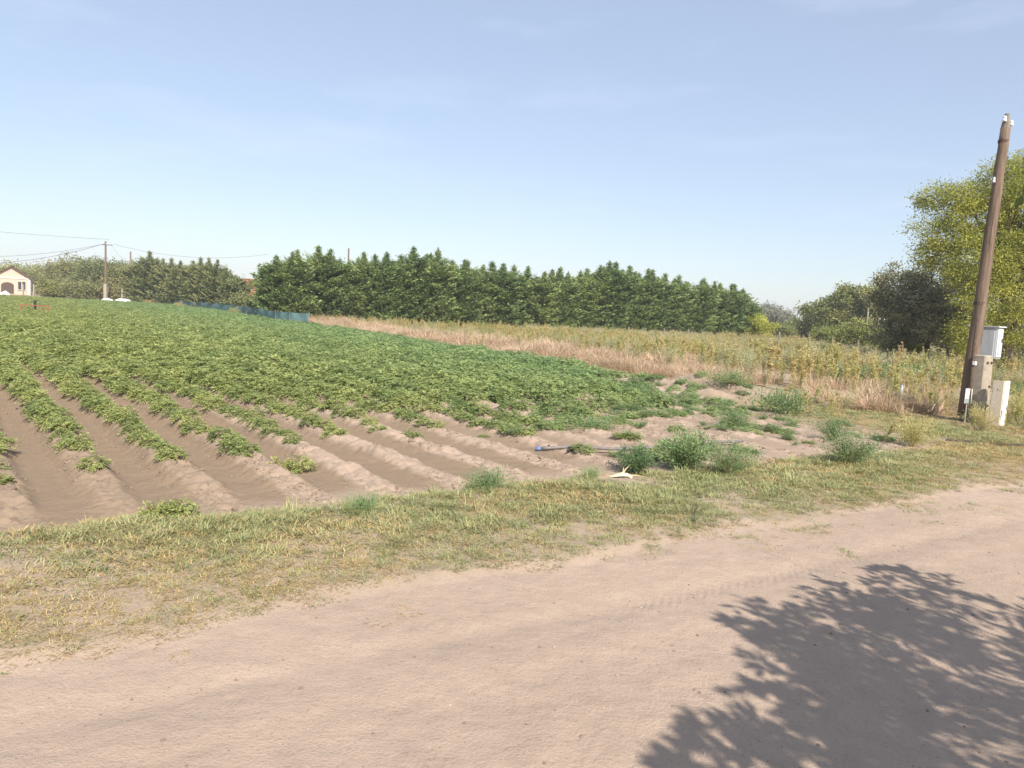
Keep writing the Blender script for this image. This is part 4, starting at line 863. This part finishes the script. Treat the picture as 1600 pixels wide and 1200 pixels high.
def ground_tube(name, pxs, r, mat, label, cat, lift=0.0, par=None):
    P = []
    for (x_, y_) in pxs:
        g_ = gnd(x_, y_, 0.03); P.append((g_[0], g_[1], hz(*g_) + r + lift))
    P = np.array(P); t = np.linspace(0, len(P) - 1, len(P) * 4); P = np.stack([np.interp(t, np.arange(len(P)), P[:, i]) for i in range(3)], 1)
    return MB().tube(P, r, 8).mesh(name, [M[mat]], True), P
me, P = ground_tube('hose', [(1478, 688), (1520, 691), (1570, 696), (1620, 697), (1680, 690)], 0.014, 'blackpl', '', '')
tag(link('hose', me), 'thin black hose lying along the grass before the pole', 'hose')
ip = empty('irrigation_pipe', (*gnd(838, 700), 0)); tag(ip, 'long grey irrigation pipe with a blue end lying on the soil', 'pipe')
P0 = np.array([gnd(846, 699, 0.05), gnd(900, 696, 0.09), gnd(960, 694, 0.11), gnd(1030, 693, 0.10), gnd(1110, 691, 0.05), gnd(1160, 690, 0.05)])
Zp = [hz(*q) for q in P0]; zl = max(Zp) + 0.025; Zp = np.array([Zp[0] + 0.035] + [0.5 * zl + 0.5 * (z_ + 0.04) for z_ in Zp[1:5]] + [Zp[5] + 0.03])
P = np.column_stack([P0, Zp]); org = np.array(ip.location); P = P - org
tt = np.linspace(0, 5, 30); P = np.stack([np.interp(tt, np.arange(6), P[:, i]) for i in range(3)], 1)
MB().tube(P, 0.021, 9).build('pipe_run', M['pipe'], ip, smoothf=True)
d_ = unit(P[0] - P[2]); MB().tube([P[0] + d_ * 0.005, P[0] + d_ * 0.07], [0.025, 0.024], 10).build('end_cap', M['bluepl'], ip, smoothf=True)
for f in (6, 13, 18):  # short dark rods slanting from the pipe down to the soil
    c = P[f]; MB().tube([c + (0, 0, 0.01), c + (-0.06, -0.10, -0.02), c + (-0.14, -0.24, -Zp[2] * 0.6 + 0.01)], [0.016, 0.014, 0.012], 6).build('slanting_rod', M['blackpl'], ip)
# corn husk
p = gnd(972, 749); hu = empty('corn_husk', (p[0], p[1], hz(*p) + 0.01)); hu.scale = (0.62, 0.62, 0.62); tag(hu, 'dry yellow corn husk lying at the edge of the verge', 'husk')
def strip(name, pts, wd, tint):
    pts = np.array(pts, float); T = unit(np.gradient(pts, axis=0)); sd_ = unit(np.cross(T, np.array([0.1, -0.5, 1.0]))); mb = MB(); V = []; F_ = []
    wd = np.array(wd)
    for i in range(len(pts)): V += [pts[i] - sd_[i] * wd[i], pts[i] + (0, 0, 0.35 * wd[i]), pts[i] + sd_[i] * wd[i]]
    for i in range(len(pts) - 1):
        for k in range(2): F_.append((i * 3 + k, i * 3 + k + 1, i * 3 + 3 + k + 1, i * 3 + 3 + k))
    mb.add(V, F_, 0, tint); mb.build(name, M['husk'], hu)
strip('husk_leaf', [(-0.22, -0.02, 0.0), (-0.10, -0.02, 0.035), (0.02, 0, 0.06), (0.12, 0.01, 0.03)], [0.004, 0.035, 0.05, 0.02], 1.0)
strip('husk_leaf', [(0.0, 0, 0.05), (0.08, 0.02, 0.055), (0.15, -0.02, 0.02), (0.13, -0.08, 0.005)], [0.02, 0.035, 0.03, 0.015], 0.85)
strip('husk_leaf', [(0.0, 0.02, 0.04), (0.05, 0.04, 0.13), (0.12, 0.05, 0.20)], [0.018, 0.012, 0.003], 0.3)
strip('husk_leaf', [(0.0, 0.02, 0.04), (0.02, 0.05, 0.10), (0.02, 0.06, 0.16)], [0.014, 0.01, 0.003], 0.3)
strip('husk_leaf', [(0.05, 0.05, 0.03), (0.25, 0.08, 0.03), (0.42, 0.08, 0.01)], [0.012, 0.014, 0.003], 0.1)
strip('husk_leaf', [(-0.12, -0.02, 0.02), (-0.28, 0.02, 0.02), (-0.36, 0.02, 0.0)], [0.012, 0.010, 0.003], 0.0)

# ------------------------------------------------------------------ teal net fence, far fences
net = empty('net_fence', (at(480, 488, 52)[0], 52, 0)); tag(net, 'low teal shade net strung along the far edge of the crop', 'fence'); org = np.array(net.location)
TOP = [(483, 489, 51.5), (452, 487, 52.5), (430, 486, 54), (408, 482, 60), (385, 479, 66), (362, 476, 72), (338, 474, 79), (315, 472, 86), (292, 470, 94), (268, 468, 102), (244, 466, 108)]
TP = [at(*q) for q in TOP]
for i in range(len(TP) - 1):
    a_, b_ = TP[i], TP[i + 1]; n = 14; mb = MB(); V = []; L_ = np.linalg.norm((b_ - a_)[:2]); nv = np.array([-(b_ - a_)[1], (b_ - a_)[0], 0]) / L_
    for j in range(n + 1):
        f = j / n; p = a_ + (b_ - a_) * f; sag = 0.06 * math.sin(math.pi * f)
        for kz in range(5):
            q = kz / 4; z = 0.02 + (p[2] - sag - 0.02) * q; V.append(np.array([p[0], p[1], z]) + nv * (0.10 * math.sin(f * 9 + i * 2 + q * 2) * math.sin(q * 3.1) + rng.normal(0, 0.015)) - org)
    F_ = [(j * 5 + k, (j + 1) * 5 + k, (j + 1) * 5 + k + 1, j * 5 + k + 1) for j in range(n) for k in range(4)]
    mb.add(V, F_, 0, rng.uniform(0.2, 0.9)); mb.build('net_panel', M['teal'], net, smoothf=True)
for p in TP:
    MB().tube([np.array([p[0], p[1], -0.1]) - org + (0, 0.06, 0), np.array([p[0], p[1], p[2] + 0.06]) - org + (0, 0.06, 0)], 0.03, 6).build('post', M['greywood'], net)
for (x_, y_, s_, lb) in ((372, 489, (1.3, 1.3, 1.5), 'tall grassy weed clump growing against the teal net'), (312, 481, (1.6, 1.6, 1.2), 'brownish weed clump before the far half of the teal net'), (285, 478, (1.8, 1.8, 1.3), 'pale weed clump near the far end of the teal net'), (240, 472, (2.4, 2.4, 1.4), 'yellowish weeds at the far corner of the crop by the pole')):
    p = at(x_, y_, {372: 69, 312: 86, 285: 95, 240: 107}[x_]); o = link('weed_clump', W_SPIRE[2] if x_ == 312 else BIG_B, loc=(p[0], p[1] - 1.0, 0), scale=s_); tag(o, lb, 'weed')
def fence(label, posts, r, mat, wires=3):
    P_ = [at(*q) for q in posts]; t = empty('fence', (P_[0][0], P_[0][1], 0)); tag(t, label, 'fence'); org = np.array(t.location)
    for p in P_: MB().box((p[0] - org[0], p[1] - org[1], p[2] / 2 - 0.1), (r * 2, r * 2, p[2] + 0.2)).build('post', mat, t)
    for k in range(wires):
        f = 0.92 - k * 0.28
        MB().tube([np.array([p[0], p[1], p[2] * f]) - org for p in P_], 0.006, 4).build('wire', M['wire'], t)
fence('pale concrete post fence before the thicket and the cream house', [(36, 444, 126), (53, 444, 125), (70, 447, 125), (86, 447, 124), (97, 443, 124), (104, 446, 123), (118, 449, 123), (130, 451, 122), (148, 452, 121), (172, 455, 119), (191, 452, 118)], 0.10, M['concrete'])
fence('wire fence on grey wooden posts along the hedge and the grove', [(982, 511, 73), (1009, 513, 72), (1038, 513, 72), (1076, 514, 71), (1098, 517, 70), (1136, 518, 69), (1168, 520, 68), (1218, 518, 62), (1265, 522, 60), (1301, 527, 57), (1341, 531, 54), (1390, 535, 50), (1440, 538, 46), (1482, 541, 43)], 0.05, M['greywood'])

# ------------------------------------------------------------------ far utility poles and wires
def far_pole(x_, yt, Y_, r, label, cross=True, low=0.0, mat='wood'):
    q = at(x_, yt, Y_); t = empty('utility_pole', (q[0], Y_, 0)); tag(t, label, 'utility pole')
    h = q[2]
    if low: MB().box((0, 0, h * low / 2 - 0.2), (r * 2.6, r * 2.2, h * low + 0.4)).build('concrete_base', M['concrete'], t)
    MB().tube([(0, 0, h * low * 0.8), (0, 0, h * 0.6), (0, 0, h)], [r, r * 0.9, r * 0.75], 9).build('shaft', M[mat], t)
    if cross:
        ca = MB().box((0.25, 0, h - 0.5), (1.5, 0.10, 0.10)).build('crossarm', M['rust'], t)
        for dx in (-0.4, 0.1, 0.6, 0.95): MB().tube([(dx, 0, h - 0.45), (dx, 0, h - 0.36), (dx, 0, h - 0.24)], [0.03, 0.06, 0.03], 8).build('insulator', M['porcelain'], ca)
    return q
PL1 = far_pole(165, 377, 113, 0.16, 'tall wooden utility pole with wires at the far end of the field', True, 0.30)
PL2 = far_pole(204, 393, 115, 0.15, 'bare wooden pole between the thicket and the pale spruces', False, 0.2, 'greywood')
PL3 = far_pole(545, 388, 96, 0.13, 'dark pole tip rising behind the long conifer hedge', False)
PW1 = far_pole(1357, 482, 84, 0.10, 'pale concrete pole before the far grove', False, mat='concrete')
PW2 = far_pole(1374, 493, 88, 0.09, 'short pale pole with a crossarm before the far grove', True, mat='concrete')
def wire(a_, b_, sag, label, r=0.022):
    a_, b_ = np.array(a_), np.array(b_); t = np.linspace(0, 1, 24)[:, None]; P = a_ + (b_ - a_) * t; P[:, 2] -= (4 * sag * t * (1 - t))[:, 0]
    tag(MB().tube(P, r, 4).build('power_line', M['wire']), label, 'power line', 'power lines at the far pole')
wire(PL1 + (-0.2, 0, -0.35), at(-330, 362, 104), 3.6, 'lowest power line sagging from the far wooden pole past the house', 0.026)
wire(PL1 + (0.1, 0, -0.30), at(-330, 352, 108), 3.0, 'middle power line running from the far wooden pole over the house', 0.020)
wire(PL1 + (0.5, 0, 0.30), at(-330, 322, 112), 0.6, 'highest power line crossing over the far wooden pole', 0.018)
wire(PL1 + (0.9, 0, -0.3), at(420, 397, 118), 1.2, 'power line running from the far pole over the pale spruces', 0.016)
wire(PL1 + (0.9, 0, -0.5), at(196, 405, 124), 0.4, 'service wire dropping from the far pole into the thicket', 0.014)

# ------------------------------------------------------------------ houses
def house(name, label, loc, rz, W_, D_, hw, hr, wallm, roofm, openings=True, ov=0.5):
    t = empty(name, loc, rz); tag(t, label, 'house')
    mb = MB(); x, y = W_ / 2, D_ / 2
    V = [(-x, -y, -0.2), (x, -y, -0.2), (x, y, -0.2), (-x, y, -0.2), (-x, -y, hw), (x, -y, hw), (x, y, hw), (-x, y, hw), (0, -y, hw + hr), (0, y, hw + hr)]
    mb.add(V, [(0, 1, 5, 4), (2, 3, 7, 6), (1, 2, 6, 5), (3, 0, 4, 7), (4, 5, 8, 8), (6, 7, 9, 9)]); mb.build('wall', M[wallm], t)
    k = hr / x
    for s_ in (-1, 1):
        mb = MB(); e = x + ov; th = 0.16; V = []
        for yy in (-y - ov, y + ov):
            V += [(0, yy, hw + hr + 0.05), (s_ * e, yy, hw - k * ov + 0.05), (s_ * e, yy, hw - k * ov + 0.05 + th), (0, yy, hw + hr + 0.05 + th)]
        mb.add(V, [(0, 1, 2, 3), (7, 6, 5, 4), (0, 4, 5, 1), (1, 5, 6, 2), (2, 6, 7, 3), (3, 7, 4, 0)]); ro = mb.build('roof', M[roofm], t)
        L_ = math.hypot(e, k * e)
        for j in range(1, 9):
            f = j / 9; MB().box((s_ * e * f, 0, hw + hr + 0.05 + th + 0.012 - k * e * f), (0.06, 2 * (y + ov), 0.05)).build('tile_course', M[roofm], ro)
    MB().box((0, 0, hw + hr + 0.05 + 0.20), (0.24, 2 * (y + ov) + 0.02, 0.14)).build('ridge_cap', M[roofm], t)
    return t
hq = at(18, 415, 150); hgt = hq[2]
hs_ = house('house', 'cream gabled house with a brown roof at the far field end', (hq[0] - 2.2, 150 + 3.6, 0), R(30), 6.4, 8, hgt - 2.35, 2.1, 'house', 'rooftile')
yf = -4.0
MB().box((0, yf - 0.05, hgt - 2.40), (6.5, 0.14, 0.16)).build('eaves_band', M['whitewall'], hs_)
def arch(cx, wdt, hh, z0, name, mat):
    V = [(cx - wdt / 2, yf - 0.03, z0), (cx + wdt / 2, yf - 0.03, z0)]; 
    for j in range(9):
        a_ = math.pi * j / 8; V.append((cx + math.cos(a_) * wdt / 2, yf - 0.03, z0 + hh - wdt / 2 * 0.6 + math.sin(a_) * wdt / 2 * 0.6))
    n = len(V); V2 = [(v_[0], v_[1] + 0.06, v_[2]) for v_ in V]; c1 = n * 2
    F_ = [(i, (i + 1) % n, n + (i + 1) % n, n + i) for i in range(n)] + [(0, i, i + 1, i + 1) for i in range(1, n - 1)]
    return MB().add(V + V2, F_).build(name, M[mat], hs_)
arch(-0.6, 2.1, 2.2, 0.1, 'arched_doorway', 'rust'); 
for cx, wdt in ((1.75, 1.2), (-2.5, 1.0)):
    wo = MB().box((cx, yf - 0.03, 1.75), (wdt, 0.08, 1.5)).build('window', M['glass'], hs_)
    MB().box((cx, yf - 0.09, 1.75), (0.07, 0.03, 1.5)).build('mullion', M['whitewall'], wo); MB().box((cx, yf - 0.12, 0.94), (wdt + 0.2, 0.2, 0.08)).build('sill', M['whitewall'], wo)
MB().box((3.0, yf - 0.12, 1.4), (0.35, 0.22, 3.0)).build('corner_pillar', M['whitewall'], hs_)
q = at(396, 437, 120); house('house', 'red tiled roof showing in the gap between the hedges', (q[0], 120, 0), R(78), 7, 5.0, q[2] - 2.5, 2.3, 'house', 'redroof')
q = at(458, 404, 100); house('house', 'brown roofed house mostly hidden behind the dark hedge', (q[0] + 0.9, 103, 0), R(70), 7, 5.0, q[2] - 4.0, 3.0, 'house', 'rooftile')

# ------------------------------------------------------------------ tarps and the red harrow
def tarp(px_, py_, Y_, w_, h_, label):
    q = at(px_, py_, Y_); mb = MB(); n, m_ = 16, 8; V = []
    for i in range(n + 1):
        for j in range(m_ + 1):
            f, g_ = i / n * 2 - 1, j / m_ * 2 - 1; z = h_ * max(0, 1 - f * f) ** 0.7 * max(0, 1 - g_ * g_) ** 0.5 * (0.75 + 0.5 * float(vnoise(np.array(f * 3 + px_), np.array(g_ * 2), 9)))
            V.append((f * w_ / 2, g_ * w_ * 0.3, z + 0.01))
    F_ = [(i * (m_ + 1) + j, (i + 1) * (m_ + 1) + j, (i + 1) * (m_ + 1) + j + 1, i * (m_ + 1) + j + 1) for i in range(n) for j in range(m_)]
    tag(mb.add(V, F_).build('tarp', M['tarp'], loc=(q[0], Y_, 0.0), smoothf=True), label, 'tarp')
tarp(192, 470, 109.5, 3.0, 0.62, 'white tarp heap between the two far poles'); tarp(168, 472, 110, 2.0, 0.62, 'small white sheet at the foot of the far wooden pole'); tarp(8, 459, 120, 1.8, 0.7, 'small white heap before the cream house')
q = at(54, 482, 44); hw_ = empty('harrow', (q[0], 44, hz(q[0], 44))); tag(hw_, 'thin red frame of a harrow standing in the crop', 'farm implement')
zt = at(54, 479, 44)[2]; wl = 1.65
MB().box((0, 0, zt), (wl, 0.05, 0.05)).build('crossbar', M['redpaint'], hw_)
for dx in (-0.8, -0.5, -0.06, 0.3, 0.55, 0.8):
    MB().tube([(dx, 0, zt - 0.03), (dx + 0.03, -0.05, zt * 0.5), (dx, 0.06, -0.1)], [0.02, 0.02, 0.012], 6).build('tine', M['redpaint'], hw_)
MB().box((0.0, 0.05, at(54, 471, 44)[2] / 2), (0.12, 0.08, at(54, 471, 44)[2])).build('mast', M['blackpl'], hw_)

# ------------------------------------------------------------------ the air
hzb = MB().box((20, 240, 11), (620, 620, 24.5)).build('haze', []); tag(hzb, 'thin summer haze over the fields', 'haze', kind='stuff')
hm = bpy.data.materials.new('thin_haze'); hm.use_nodes = True; ht = hm.node_tree; ht.nodes.clear()
pv = ht.nodes.new('ShaderNodeVolumePrincipled'); pv.inputs['Color'].default_value = (0.90, 0.91, 0.93, 1); pv.inputs['Density'].default_value = 0.0006; pv.inputs['Anisotropy'].default_value = 0.0
ho = ht.nodes.new('ShaderNodeOutputMaterial'); ht.links.new(pv.outputs[0], ho.inputs['Volume']); hzb.data.materials.append(hm)
